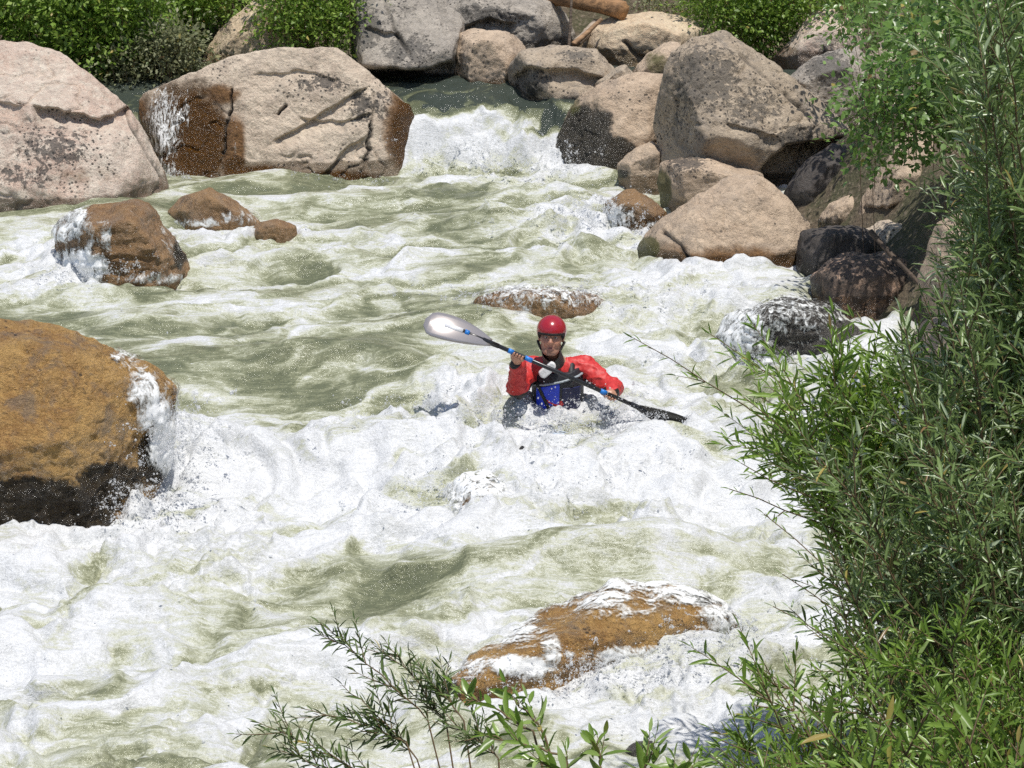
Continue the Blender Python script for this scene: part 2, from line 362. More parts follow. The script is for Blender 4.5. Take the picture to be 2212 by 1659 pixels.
MT['goldwet'] = rock_mat('wet_golden_rock', (0.60, 0.37, 0.135), (0.40, 0.215, 0.075), 0.75, 0.2, 0.30, 1.5, 0.15, (0.085, 0.045, 0.018), 1.7, 1.3)
MT['blackwet'] = rock_mat('wet_black_rock', (0.07, 0.062, 0.052), (0.045, 0.040, 0.034), 0.5, 0.3, 0.30, 1.0, 0.15)
MT['blotch'] = rock_mat('blotched_rock', (0.46, 0.31, 0.22), (0.40, 0.27, 0.19), 1.15, 0.2, scale=.55, dark=(0.05, 0.043, 0.038))
MT['lichen'] = rock_mat('lichened_dark_rock', (0.10, 0.085, 0.075), (0.06, 0.052, 0.046), 0.3, 0.2)  # dark stone; on the gap boulder the colour stands for shadow

def cube_sphere(n):
    key = {}; V = []; Fc = []
    g = np.tan(np.linspace(-1, 1, n + 1) * math.pi / 4)
    def idx(v):
        k = (round(v[0], 5), round(v[1], 5), round(v[2], 5))
        if k not in key: key[k] = len(V); V.append(v)
        return key[k]
    for ax in range(3):
        for sg in (-1, 1):
            gi = np.empty((n + 1, n + 1), int)
            for a in range(n + 1):
                for b in range(n + 1):
                    v = [0, 0, 0]; v[ax] = sg; v[(ax + 1) % 3] = g[a] * sg; v[(ax + 2) % 3] = g[b]; gi[a, b] = idx(v)
            for a in range(n):
                for b in range(n): Fc.append((gi[a, b], gi[a + 1, b], gi[a + 1, b + 1], gi[a, b + 1]))
    V = np.array(V, float); V /= np.linalg.norm(V, axis=1)[:, None]
    return V, np.array(Fc)
_cs = {}
def csphere(n):
    if n not in _cs: _cs[n] = cube_sphere(n)
    return _cs[n]
def hull_planes(pts):
    bm = bmesh.new()
    for p in pts: bm.verts.new(p)
    r = bmesh.ops.convex_hull(bm, input=bm.verts[:])
    bm.normal_update()
    out = [(np.array(f.normal), float(np.dot(np.array(f.normal), np.array(f.verts[0].co)))) for f in bm.faces if f.calc_area() > 1e-7]
    bm.free(); return out
def vnormals(v, f):
    a = v[f[:, 2]] - v[f[:, 0]]; b = v[f[:, 3]] - v[f[:, 1]]; fn = np.cross(a, b)
    vn = np.zeros_like(v)
    for k in range(4):
        for c in range(3): vn[:, c] += np.bincount(f[:, k], fn[:, c], len(v))
    return vn / np.maximum(np.linalg.norm(vn, axis=1), 1e-9)[:, None]
def lap(v, f, it):
    e = np.concatenate([f[:, [0, 1]], f[:, [1, 2]], f[:, [2, 3]], f[:, [3, 0]]]); cnt = np.bincount(e[:, 0], minlength=len(v)) + np.bincount(e[:, 1], minlength=len(v))
    for _ in range(it):
        s = np.zeros_like(v)
        for c in range(3): s[:, c] = np.bincount(e[:, 0], v[e[:, 1], c], len(v)) + np.bincount(e[:, 1], v[e[:, 0], c], len(v))
        v = v + 0.6 * (s / cnt[:, None] - v)
    return v
def seg_dist(px, py, poly):
    d = np.full(len(px), 1e9)
    for (ax, ay), (bx, by) in zip(poly[:-1], poly[1:]):
        t = np.clip(((px - ax) * (bx - ax) + (py - ay) * (by - ay)) / ((bx - ax) ** 2 + (by - ay) ** 2 + 1e-9), 0, 1)
        d = np.minimum(d, np.hypot(px - ax - t * (bx - ax), py - ay - t * (by - ay)))
    return d
def blobs(px, py, lst):
    m = np.zeros(len(px))
    for b in lst: m = np.maximum(m, b[4] * np.exp(-(((px - b[0]) / b[2]) ** 2 + ((py - b[1]) / b[3]) ** 2) ** 1.5))
    return m
ROCKS = {}
def nrm3(a): return a / np.linalg.norm(a, axis=1)[:, None]
def rock(name, label, sil, Y, mat, tf=0.5, tb=0.6, front=None, back=0.65, fk=0.5, seed=0, amp=1.0, sm=1, spacing=0.032, sink=0.5,
         cracks=(), stain=(), lich_shade=(), wet=(), algae_shade=(), moss=(), band=0.15, crackw=4.5, crackd=0.05, group='boulders of the river bank', strata=0.0, chips=12, sinkfront=True, cap=100, ledges=()):
    sil3 = [P(x, y, Y) for x, y in sil]
    cx = np.mean([s[0] for s in sil]); cy = np.mean([s[1] for s in sil])
    pts = list(sil3)
    ymx = max(s[1] for s in sil); ymn = min(s[1] for s in sil)
    if front is None: front = [(cx + (x - cx) * fk, cy + (y - cy) * fk, tf) for x, y in sil]
    pts += [P(x, y, Y - t) for x, y, t in front]
    pts += [P(cx + (x - cx) * back, cy + (y - cy) * back, Y + tb) for x, y in sil]
    low = [P(x, y, Y) for x, y in sil if y > ymx - 0.3 * (ymx - ymn)] + ([P(x, y, Y - t) for x, y, t in front if y > ymx - 0.35 * (ymx - ymn)] if sinkfront else [])
    for p in low:
        q = p.copy(); q[2] -= sink; pts.append(q)
    pts = np.array(pts); pl = hull_planes(pts); c = pts.mean(0)
    size = np.max(pts.max(0) - pts.min(0)); n = int(np.clip(size / spacing, 14, cap))
    D, fc = csphere(n)
    tc = np.array([0, 0, CAMZ]) - c; tc /= np.linalg.norm(tc); D = D + 0.45 * tc; D = D / np.linalg.norm(D, axis=1)[:, None]
    rr = np.random.RandomState(seed + 1)
    for k in range(chips):
        q = rr.normal(size=3); q /= np.linalg.norm(q); sup = np.max(pts @ q); s2 = np.max((pts - c) @ q)
        pl = pl + [(q, sup - s2 * rr.uniform(.03, .16))]
    inv = np.full(len(D), 1e-6)
    for nn, h in pl:
        hh = max(h - nn @ c, 0.02); inv = np.maximum(inv, (D @ nn) / hh)
    v = c + D / inv[:, None]
    v = lap(v, fc, sm); vn = vnormals(v, fc)
    sg = 1.0 if np.mean(np.sum(vn * (v - c), 1)) > 0 else -1.0
    vn *= sg
    if sg < 0: fc = fc[:, ::-1]
    s0 = size / 2.5
    d = 0.030 * s0 * fbm3(v * (1.5 / s0), 3, seed) + 0.016 * fbm3(v * 5.0, 4, seed + 5, .6)
    rid = np.abs(fbm3(v * (2.6 / max(s0, .5)), 3, seed + 9)); d -= 0.022 * s0 * np.maximum(0, 0.10 - rid) / 0.10 * sstep(-.1, .3, n3(v * 1.1, seed + 12))
    if strata: d += strata * np.abs(fbm3(v * np.array([2.2, 2.2, 9.0]), 3, seed + 15))
    v = v + vn * (d * amp)[:, None]
    px, py = proj(v)
    fr = (np.sum(vn * (np.array([0, 0, CAMZ]) - v), 1) > 0)
    ck = np.zeros(len(v))
    wob = 9 * fbm3(v * 4, 3, seed + 3); cmod = 0.45 + 0.75 * sstep(-.35, .35, n3(v * 2.2, seed + 4))
    for poly in cracks:
        dd = seg_dist(px + wob, py + wob, poly); ck = np.maximum(ck, np.exp(-(dd / crackw) ** 2) * fr * cmod)
    v = v - vn * (ck * crackd)[:, None]
    vd = nrm3(v - np.array([0, 0, CAMZ]))
    for line, dep_, fall in ledges:                      # undercut below a ledge line, tapering out downwards
        lx = [q[0] for q in line]; ly = [q[1] for q in line]
        wv = 7 * fbm3(v * 3.5, 3, seed + 21); below = py + wv - np.interp(px, lx, ly); w = sstep(lx[0], lx[0] + 22, px) * sstep(lx[-1], lx[-1] - 22, px)
        v = v + vd * (dep_ * w * fr * sstep(-1, 5, below) * (1 - sstep(0, fall, below)))[:, None]
    wz = river_z(v[:, 0], v[:, 1])
    wetm = np.maximum(sstep(band + .06, band - .06, v[:, 2] - wz) * 0.9, blobs(px, py, wet) * fr)
    base = np.array([c[0], c[1], float(v[:, 2].min())])
    me = mesh_from(name, v - base, fc, MT[mat], attrs={'crack': np.clip(ck * 1.1 - .1, 0, 1), 'stain': blobs(px, py, stain) * fr, 'lich': blobs(px, py, lich_shade),
        'wet': wetm, 'algae': blobs(px, py, algae_shade) * fr, 'moss': blobs(px, py, moss) * fr})
    o = link(name, me, label=label, category='boulder', group=group); o.location = base
    ROCKS[label] = (o, v, fc, vn, px, py, fr)
    return o
B = 'boulder'
rock(B, 'huge pale boulder with a smooth pink top at the left edge', [(-260, 130), (-100, 85), (0, 78), (60, 85), (130, 110), (200, 160), (250, 205), (300, 262), (332, 322), (366, 392), (300, 405), (150, 425), (-260, 440)], 23.0, 'pink', seed=3,
     front=[(-150, 180, .3), (0, 160, .35), (150, 220, .35), (250, 262, .45), (60, 228, .62), (-150, 230, .6), (-100, 400, 1.0), (100, 405, 1.05), (230, 390, 1.0), (285, 385, .75), (180, 275, .72), (310, 320, .35), (345, 385, .3)], tb=1.5,
     cracks=[[(272, 240), (300, 300), (345, 375)]], crackw=4, crackd=.04, ledges=[([(66, 226), (110, 236), (180, 242), (215, 258), (250, 240), (290, 212)], .16, 80), ([(-80, 215), (-20, 222), (60, 226)], .06, 60)],
     lich_shade=[(120, 320, 130, 70, .75), (60, 380, 120, 50, .7), (200, 330, 80, 60, .5)], stain=[(200, 380, 110, 30, .45)], sm=3, spacing=.032)
rock(B, 'broad cracked pale boulder with a rust stained wet left face', [(285, 215), (300, 196), (420, 192), (520, 176), (524, 120), (600, 103), (680, 100), (755, 103), (790, 150), (868, 190), (900, 262), (930, 375), (800, 395), (500, 402), (370, 398), (330, 310)], 23.95, 'pale', seed=11,
     front=[(320, 215, .05), (430, 215, .12), (500, 205, .15), (520, 150, .1), (640, 150, .12), (750, 150, .15), (540, 240, .30), (380, 390, .42), (520, 395, .55), (700, 388, .60), (850, 382, .45), (740, 260, .38), (800, 200, .2), (870, 230, .12)], tb=1.1, back=.8,
     cracks=[[(502, 195), (498, 260), (480, 330)], [(808, 200), (806, 260), (775, 385)], [(790, 340), (740, 380)], [(615, 225), (605, 250)]], crackw=2.6, crackd=.05, cap=140, ledges=[([(585, 302), (660, 262), (740, 216), (805, 178)], .07, 45), ([(690, 388), (740, 326), (800, 285)], .07, 50), ([(640, 245), (700, 262), (760, 258), (810, 235)], .05, 34), ([(540, 160), (640, 150), (740, 168)], .03, 40)],
     stain=[(400, 300, 110, 130, 1.0), (505, 330, 30, 100, 1.0), (470, 205, 60, 30, .8), (560, 378, 90, 26, .9), (870, 280, 50, 110, .85), (720, 385, 130, 22, .8), (300, 260, 30, 70, .8)], wet=[(400, 290, 115, 140, .9), (880, 300, 50, 110, .85), (510, 370, 40, 40, .9)],
     lich_shade=[(690, 180, 80, 30, .8), (780, 230, 40, 50, .8), (830, 230, 40, 60, .7)], algae_shade=[(800, 300, 12, 90, .5)], spacing=.021, sm=2)
rock(B, 'pale tilted slab boulder beside the dense left bushes', [(432, 165), (440, 110), (470, 60), (520, 25), (590, -40), (680, -60), (700, 60), (640, 110), (560, 130), (520, 150), (470, 175)], 26.0, 'orange', tf=.35, seed=17, lich_shade=[(480, 50, 30, 30, .8), (440, 130, 14, 40, .9), (500, 150, 40, 20, .9)], tb=.8)  # dark masks low on the left paint the shade of that edge
rock(B, 'small dark brown rock on the lip of the upper pool', [(455, 172), (480, 150), (527, 126), (530, 176), (500, 185)], 24.35, 'rough', tf=.2, tb=.3, seed=19, lich_shade=[(500, 155, 60, 40, .9)])  # dark mask paints the shade on this left-facing edge
rock(B, 'tall grey lichened boulder with a black overhang above the chute', [(757, 60), (765, -40), (860, -50), (940, -20), (1005, 40), (1000, 90), (985, 140), (970, 196), (880, 200), (800, 184), (765, 150)], 25.4, 'grey', seed=23,
     front=[(790, 40, .30), (900, 20, .30), (980, 70, .3), (965, 135, .75), (880, 146, .85), (785, 138, .7)], tb=.9, sink=.3, sinkfront=False, ledges=[([(750, 128), (800, 146), (880, 150), (930, 142), (985, 132)], .45, 120), ([(780, 60), (830, 70), (870, 60)], .08, 40)],
     lich_shade=[(790, 60, 50, 60, .8), (880, 110, 70, 50, .7), (850, 30, 60, 40, .5)], algae_shade=[(870, 172, 130, 26, .9)], cracks=[[(830, -10), (850, 60), (880, 110)]], band=.03)  # black band under the overhang is shade painted into the colour
rock(B, 'jagged grey boulder behind the pale rounded one', [(900, 30), (930, 5), (1000, -20), (1120, -30), (1205, 0), (1240, 50), (1250, 85), (1150, 110), (1000, 90)], 27.2, 'grey', tf=.5, tb=.9, seed=29, lich_shade=[(1040, 30, 90, 30, .7)], amp=1.4, ledges=[([(930, 42), (1000, 60), (1060, 40), (1120, 45)], .16, 45)])
rock(B, 'rounded pale tan boulder at the head of the chute', [(972, 110), (990, 70), (1030, 54), (1075, 58), (1115, 78), (1142, 102), (1136, 180), (1070, 188), (1000, 194), (975, 185)], 25.25, 'tan', tf=.5, tb=.6, seed=31, sink=.3, lich_shade=[(1010, 150, 40, 60, .5)], stain=[(1020, 185, 70, 12, .7)], band=.05)
rock(B, 'angular brown boulder with a dark left face beside the chute', [(1094, 150), (1110, 106), (1200, 98), (1290, 104), (1332, 135), (1356, 162), (1290, 205), (1200, 222), (1115, 240), (1096, 190)], 24.75, 'rough', seed=37,
     front=[(1120, 112, .2), (1240, 112, .3), (1310, 140, .3), (1170, 140, .35), (1150, 152, .45), (1240, 200, .40), (1320, 165, .35), (1130, 225, .1)], tb=.7, sink=.4, lich_shade=[(1150, 180, 50, 40, .8), (1240, 120, 60, 20, .6)], algae_shade=[(1150, 195, 45, 30, .55)], band=.04, ledges=[([(1100, 165), (1150, 142), (1250, 152), (1320, 170)], .14, 60)])  # dark masks on the left face paint its shade
rock(B, 'broad orange tan boulder below the driftwood log', [(1230, 110), (1262, 62), (1320, 36), (1400, 26), (1480, 30), (1545, 62), (1550, 140), (1400, 150), (1300, 120)], 26.6, 'orange', tf=.6, tb=1.2, seed=41, cracks=[[(1350, 90), (1375, 120), (1440, 128)]])
rock(B, 'small triangular brown wedge rock between two big boulders', [(1285, 180), (1320, 152), (1352, 138), (1372, 164), (1350, 185)], 24.45, 'rough', tf=.15, tb=.3, seed=43)
rock(B, 'small green tinged rock tucked behind the tallest right boulder', [(1360, 165), (1395, 118), (1440, 90), (1480, 90), (1480, 190), (1400, 190)], 24.9, 'tan', tf=.25, tb=.4, seed=47, moss=[(1420, 140, 40, 40, .6)])
rock(B, 'boulder with a black wet left face right of the chute', [(1192, 370), (1200, 300), (1222, 245), (1255, 200), (1310, 170), (1380, 156), (1450, 160), (1460, 300), (1430, 370), (1330, 382), (1240, 380)], 23.9, 'tan', seed=53,
     front=[(1240, 260, .15), (1290, 205, .2), (1400, 190, .25), (1300, 290, .45), (1400, 300, .5), (1350, 370, .5), (1240, 370, .35)], tb=.8,
     algae_shade=[(1265, 300, 75, 85, 1.0), (1330, 330, 60, 45, .9), (1230, 350, 50, 50, 1)], moss=[(1240, 225, 20, 40, .6)], wet=[(1260, 300, 80, 90, .6)])
rock(B, 'small tan boulder wedged under the huge right boulder', [(1330, 355), (1360, 322), (1410, 300), (1445, 320), (1450, 378), (1400, 384), (1345, 380)], 23.1, 'tan', tf=.25, tb=.35, seed=59, algae_shade=[(1345, 375, 40, 14, .6)])
rock(B, 'huge sloping granite boulder looming over the right bank', [(1402, 275), (1425, 190), (1448, 110), (1500, 76), (1570, 66), (1625, 100), (1700, 158), (1790, 228), (1838, 272), (1840, 360), (1815, 440), (1760, 460), (1640, 420), (1500, 385), (1420, 340)], 22.9, 'rough', seed=61,
     front=[(1450, 230, .35), (1500, 120, .25), (1580, 110, .2), (1690, 200, .25), (1640, 280, .6), (1560, 320, .75), (1480, 330, .65), (1690, 300, .55), (1790, 290, .2), (1640, 375, .50), (1700, 345, .45), (1560, 360, .6)], tb=1.6, sink=.6, sinkfront=False, ledges=[([(1625, 392), (1660, 345), (1700, 312), (1750, 300), (1850, 296)], .55, 260), ([(1560, 255), (1620, 280), (1690, 290)], .05, 40)],
     lich_shade=[(1520, 170, 100, 90, .75), (1620, 230, 90, 60, .6), (1460, 250, 50, 60, .5), (1720, 300, 50, 40, .7), (1500, 270, 80, 40, .35)], cracks=[[(1600, 120), (1680, 190), (1740, 240)]], crackd=.03)
rock(B, 'speckled tan boulder below the huge sloping one with mossy foot', [(1418, 400), (1425, 345), (1490, 335), (1570, 350), (1650, 375), (1660, 440), (1560, 460), (1450, 446)], 22.3, 'tan', tf=.45, tb=.6, seed=67, moss=[(1430, 410, 24, 50, 1.0)], lich_shade=[(1480, 350, 60, 30, .8)], sink=.4)
rock(B, 'smooth tan triangular boulder at the right waterline', [(1375, 528), (1402, 500), (1425, 470), (1480, 445), (1540, 405), (1592, 370), (1650, 374), (1715, 422), (1756, 478), (1745, 560), (1660, 590), (1500, 580), (1420, 570)], 20.6, 'tan', seed=71,
     front=[(1440, 500, .3), (1540, 440, .25), (1610, 400, .2), (1700, 450, .25), (1540, 480, .5), (1500, 560, .65), (1650, 565, .65), (1720, 530, .45), (1400, 530, .25)], tb=.8, stain=[(1590, 570, 210, 46, .75), (1450, 550, 80, 40, .6)], moss=[(1400, 535, 30, 28, 1.0), (1440, 560, 30, 20, .5)], lich_shade=[(1740, 450, 14, 40, .9)], cracks=[[(1430, 500), (1470, 530), (1490, 570)]], sm=5, spacing=.028)
rock(B, 'dark wet rock in the white water by the mossy boulder', [(1305, 440), (1325, 415), (1370, 410), (1410, 430), (1455, 470), (1430, 500), (1370, 500), (1310, 480)], 21.5, 'brownwet', tf=.25, tb=.35, seed=73, algae_shade=[(1340, 470, 50, 30, .6)])
rock(B, 'long dark shaded rock at the right waterline', [(1713, 530), (1730, 500), (1790, 484), (1860, 490), (1920, 515), (1930, 550), (1820, 585), (1730, 590)], 20.0, 'lichen', tf=.35, tb=.5, seed=79, stain=[(1820, 500, 80, 14, .35)])  # dark base colour all over
rock(B, 'dark rock blotched with orange tan lichen beside the willow', [(1738, 600), (1770, 560), (1840, 545), (1930, 548), (2000, 590), (2010, 650), (1900, 690), (1800, 680), (1750, 640)], 19.2, 'blotch', tf=.4, tb=.5, seed=83, lich_shade=[(1860, 610, 200, 120, .55)])
rock(B, 'small tan rock under the round leaved shrub', [(1766, 475), (1790, 440), (1835, 420), (1880, 430), (1880, 490), (1800, 500)], 21.3, 'tan', tf=.25, tb=.3, seed=89, lich_shade=[(1800, 480, 50, 20, .8)])
rock(B, 'slanted grey tan boulder half hidden by the willow', [(1846, 490), (1862, 430), (1900, 360), (1950, 295), (2000, 276), (2060, 320), (2120, 360), (2120, 460), (2000, 490), (1900, 500)], 20.8, 'tan', tf=.5, tb=.9, seed=97, lich_shade=[(1930, 400, 40, 70, .5)], ledges=[([(1985, 352), (2030, 340), (2100, 350)], .2, 130), ([(1860, 442), (1900, 448), (1970, 430)], .12, 50)])
rock(B, 'low flat pale rock under the slanted right boulder', [(1850, 500), (1900, 478), (2000, 468), (2100, 470), (2120, 540), (1950, 560), (1880, 540)], 20.2, 'pale', tf=.4, tb=.5, seed=101)
rock(B, 'pink tan boulder behind the round leaved shrub', [(1665, 128), (1700, 90), (1752, 32), (1800, 15), (1860, 40), (1880, 160), (1840, 200), (1740, 170)], 26.4, 'pink', tf=.5, tb=.8, seed=103, lich_shade=[(1790, 120, 50, 40, .7)])
rock(B, 'grey spotted boulder at the upper right beside the bushes', [(1680, 165), (1755, 120), (1850, 98), (1900, 150), (1900, 300), (1800, 290), (1730, 240)], 24.3, 'grey', tf=.4, tb=.7, seed=107, lich_shade=[(1790, 150, 60, 50, .8)])
rock(B, 'pale boulder showing through the upper right leaves', [(1850, 240), (1870, 130), (1920, 60), (2000, 30), (2080, 80), (2090, 250), (1960, 300), (1880, 320)], 24.0, 'pale', tf=.5, tb=.9, seed=109)
rock(B, 'buried brown boulder on the bank behind the willow', [(1980, 600), (2020, 480), (2100, 450), (2260, 460), (2330, 600), (2250, 720), (2050, 700)], 18.2, 'tan', tf=.5, tb=.8, seed=113)
rock(B, 'buried tan boulder low behind the willow stems', [(1960, 760), (2000, 680), (2100, 660), (2250, 700), (2330, 850), (2200, 900), (2020, 860)], 15.6, 'tan', tf=.5, tb=.7, seed=127)
rock(B, 'dark shaded boulder in the gap right of the huge sloping boulder', [(1690, 420), (1740, 340), (1800, 310), (1880, 320), (1900, 420), (1860, 480), (1750, 490)], 22.1, 'lichen', tf=.25, tb=.5, seed=211)  # added rock; its near-black colour stands for the deep shadow here
G = 'rocks standing in the rapids'
rock(B, 'big wet golden brown boulder at the left edge of the rapids', [(-330, 700), (-150, 684), (0, 688), (130, 706), (225, 738), (330, 785), (385, 835), (372, 930), (345, 1010), (285, 1090), (200, 1115), (0, 1135), (-330, 1150)], 14.9, 'goldwet', seed=131, group=G,
     front=[(-200, 760, .35), (0, 745, .35), (150, 770, .38), (280, 830, .30), (345, 880, .15), (-200, 980, .85), (0, 960, .9), (150, 950, .8), (260, 980, .5), (0, 1110, .8), (200, 1090, .65), (-200, 1120, .8), (280, 1060, .3)], tb=.9,
     algae_shade=[(0, 1125, 330, 60, .95), (60, 1070, 190, 50, .8), (240, 1040, 90, 50, .9), (330, 990, 40, 70, .95), (200, 1090, 80, 40, .9), (270, 960, 50, 30, .45)], wet=[(300, 900, 60, 150, .4)], strata=.012, amp=1.0, sm=2, spacing=.022, sink=.6, band=-.3, stain=[(230, 760, 160, 30, .35)])
rock(B, 'wet brown boulder splitting the current at upper left', [(118, 500), (150, 455), (205, 434), (285, 428), (330, 455), (372, 520), (418, 580), (360, 612), (220, 620), (150, 580)], 20.2, 'brownwet', tf=.55, tb=.5, seed=137, group=G, algae_shade=[(160, 505, 24, 30, .6), (390, 545, 26, 50, .7)], strata=.03, amp=1.2, wet=[(250, 480, 100, 40, .3)], band=-.3, stain=[(270, 560, 90, 40, .5)])
rock(B, 'small pointed brown rock left of midstream', [(360, 458), (400, 415), (436, 400), (490, 420), (535, 452), (570, 485), (480, 492), (400, 478)], 21.9, 'brownwet', tf=.35, tb=.4, seed=139, group=G, algae_shade=[(410, 440, 30, 30, .5)], band=-.3)
rock(B, 'brown rock tip just breaking the surface behind foam', [(540, 500), (560, 478), (600, 474), (640, 490), (640, 510), (560, 515)], 21.1, 'brownwet', tf=.2, tb=.25, seed=149, group=G, band=-.3)
rock(B, 'golden brown rock under the foreground pour over', [(890, 1560), (940, 1490), (1010, 1432), (1100, 1368), (1200, 1304), (1330, 1262), (1450, 1256), (1545, 1290), (1600, 1345), (1570, 1410), (1400, 1460), (1230, 1490), (1000, 1570)], 12.75, 'goldwet', seed=151, group=G,
     front=[(915, 1520, .80), (955, 1505, .85), (1000, 1442, .55), (1060, 1450, .62), (1100, 1385, .38), (1200, 1340, .25), (1400, 1290, .22), (1500, 1320, .2), (1300, 1420, .4), (1160, 1410, .4), (1000, 1500, .25), (1450, 1390, .3)], tb=.35, back=.6,
     algae_shade=[(1520, 1275, 45, 40, .95), (950, 1490, 50, 40, .95), (1470, 1390, 90, 22, .7), (1240, 1250, 90, 18, .5)], spacing=.018, strata=.02, sink=.6, band=-.3)
rock(B, 'black rock under the lacy pour over by the right bank', [(1545, 740), (1580, 680), (1640, 648), (1720, 640), (1800, 665), (1870, 720), (1860, 760), (1760, 800), (1620, 800)], 18.1, 'blackwet', tf=.45, tb=.4, seed=157, group=G, sink=.5, strata=.03, spacing=.022, band=-.3)
rock(B, 'brown rock drowned beneath the wave behind the paddler', [(990, 665), (1050, 634), (1130, 622), (1250, 626), (1330, 648), (1340, 685), (1200, 700), (1040, 695)], 19.0, 'brownwet', tf=.35, tb=.35, seed=163, group=G, sink=.5, spacing=.022, band=-.3)
rock(B, 'brown rock glimpsed through spray below the kayak', [(920, 1105), (960, 1055), (1040, 1030), (1100, 1052), (1125, 1105), (1080, 1155), (980, 1155)], 14.75, 'brownwet', tf=.3, tb=.3, seed=167, group=G, sink=.5, spacing=.018, band=-.3)
rock(B, 'small black rock in the water at the bottom edge', [(1345, 1622), (1375, 1604), (1420, 1600), (1455, 1615), (1450, 1640), (1370, 1645)], 11.35, 'blackwet', tf=.1, tb=.12, seed=173, group=G, sink=.3, spacing=.018, band=-.3)
# ------------------------------------------------------------------ water running over the rocks
def veil_mat(name, sc3, bias):
    n = N(name); co = n.coords(sc3)
    a = n.noise(co, 1.0, 6, 0.65, 1.0); m = n.attr('veil'); f = n.noise(n.coords(), 60.0, 3, .6)
    v = n.math('ADD', n.math('ADD', n.math('MULTIPLY', n.math('SUBTRACT', a, .5), 1.7), n.math('MULTIPLY', n.math('SUBTRACT', f, .5), .5)), m)
    al = n.ramp(v, bias, bias + 0.42)
    c = n.mix(n.ramp(v, bias + .05, bias + .5), (0.70, 0.71, 0.67), (0.84, 0.85, 0.85))
    b = n.bump(n.math('ADD', a, n.math('MULTIPLY', f, .4)), 0.5, 0.012)
    return n.fin(Base_Color=c, Roughness=0.30, IOR=1.33, Alpha=al, Normal=b)
VM = veil_mat('white_water_veil', (9, 9, 5), 0.42)
VT = veil_mat('trickling_veil', (30, 30, 4), 0.50)
VF = veil_mat('streaming_veil', (6, 15, 13), 0.42)
VL = veil_mat('lacy_veil', (17, 17, 12), 0.45)
def veil(label, mask, mat, off=0.02, thick=0.03):
    o, v, fc, vn, px, py, fr = ROCKS[label]
    m = blobs(px, py, mask)
    keep = (m[fc].max(1) > 0.06)
    f = fc[keep]; used = np.unique(f); mp = np.full(len(v), -1); mp[used] = np.arange(len(used))
    vv = v[used] + vn[used] * (off + thick * m[used] * (0.7 + fbm3(v[used] * 6, 3, 4)))[:, None]
    me = mesh_from('water_sheet', vv, mp[f], mat, attrs={'veil': m[used]})
    link('water_sheet', me, kind='structure')
veil('big wet golden brown boulder at the left edge of the rapids', [(270, 780, 50, 40, .55), (305, 840, 50, 50, .75), (335, 900, 48, 60, .95), (350, 970, 50, 60, .95), (360, 860, 30, 50, .7), (300, 1060, 30, 40, .5)], VM)
veil('golden brown rock under the foreground pour over', [(1250, 1275, 320, 60, .70), (1480, 1285, 110, 44, .72), (1080, 1360, 130, 60, .68), (1020, 1430, 60, 60, .6), (1320, 1310, 200, 50, .55), (1190, 1400, 30, 50, .7), (1560, 1330, 70, 90, .75), (1400, 1420, 220, 34, .75), (950, 1520, 60, 40, .45), (1120, 1440, 90, 30, .9)], VF, .010, .010)
veil('black rock under the lacy pour over by the right bank', [(1690, 680, 190, 60, .60), (1600, 720, 90, 90, .8), (1650, 780, 120, 40, .7), (1760, 740, 90, 50, .42)], VL, .015)
veil('brown rock drowned beneath the wave behind the paddler', [(1170, 630, 260, 60, .62)], VL, .02)
veil('brown rock glimpsed through spray below the kayak', [(1020, 1050, 140, 110, .80)], VL, .02)
veil('wet brown boulder splitting the current at upper left', [(150, 480, 60, 60, .75), (220, 520, 40, 40, .65), (180, 575, 80, 50, .95), (270, 500, 30, 60, .3), (360, 520, 30, 60, .45), (330, 600, 90, 18, .6)], VM)
veil('broad cracked pale boulder with a rust stained wet left face', [(355, 270, 55, 110, .72), (395, 240, 30, 60, .6), (350, 370, 60, 30, .7), (510, 300, 16, 90, .40)], VT, .012, .01)
veil('dark wet rock in the white water by the mossy boulder', [(1330, 470, 50, 40, .8), (1400, 490, 60, 20, .6)], VL, .015)
veil('small pointed brown rock left of midstream', [(520, 470, 60, 20, .6), (440, 480, 90, 14, .6)], VM)

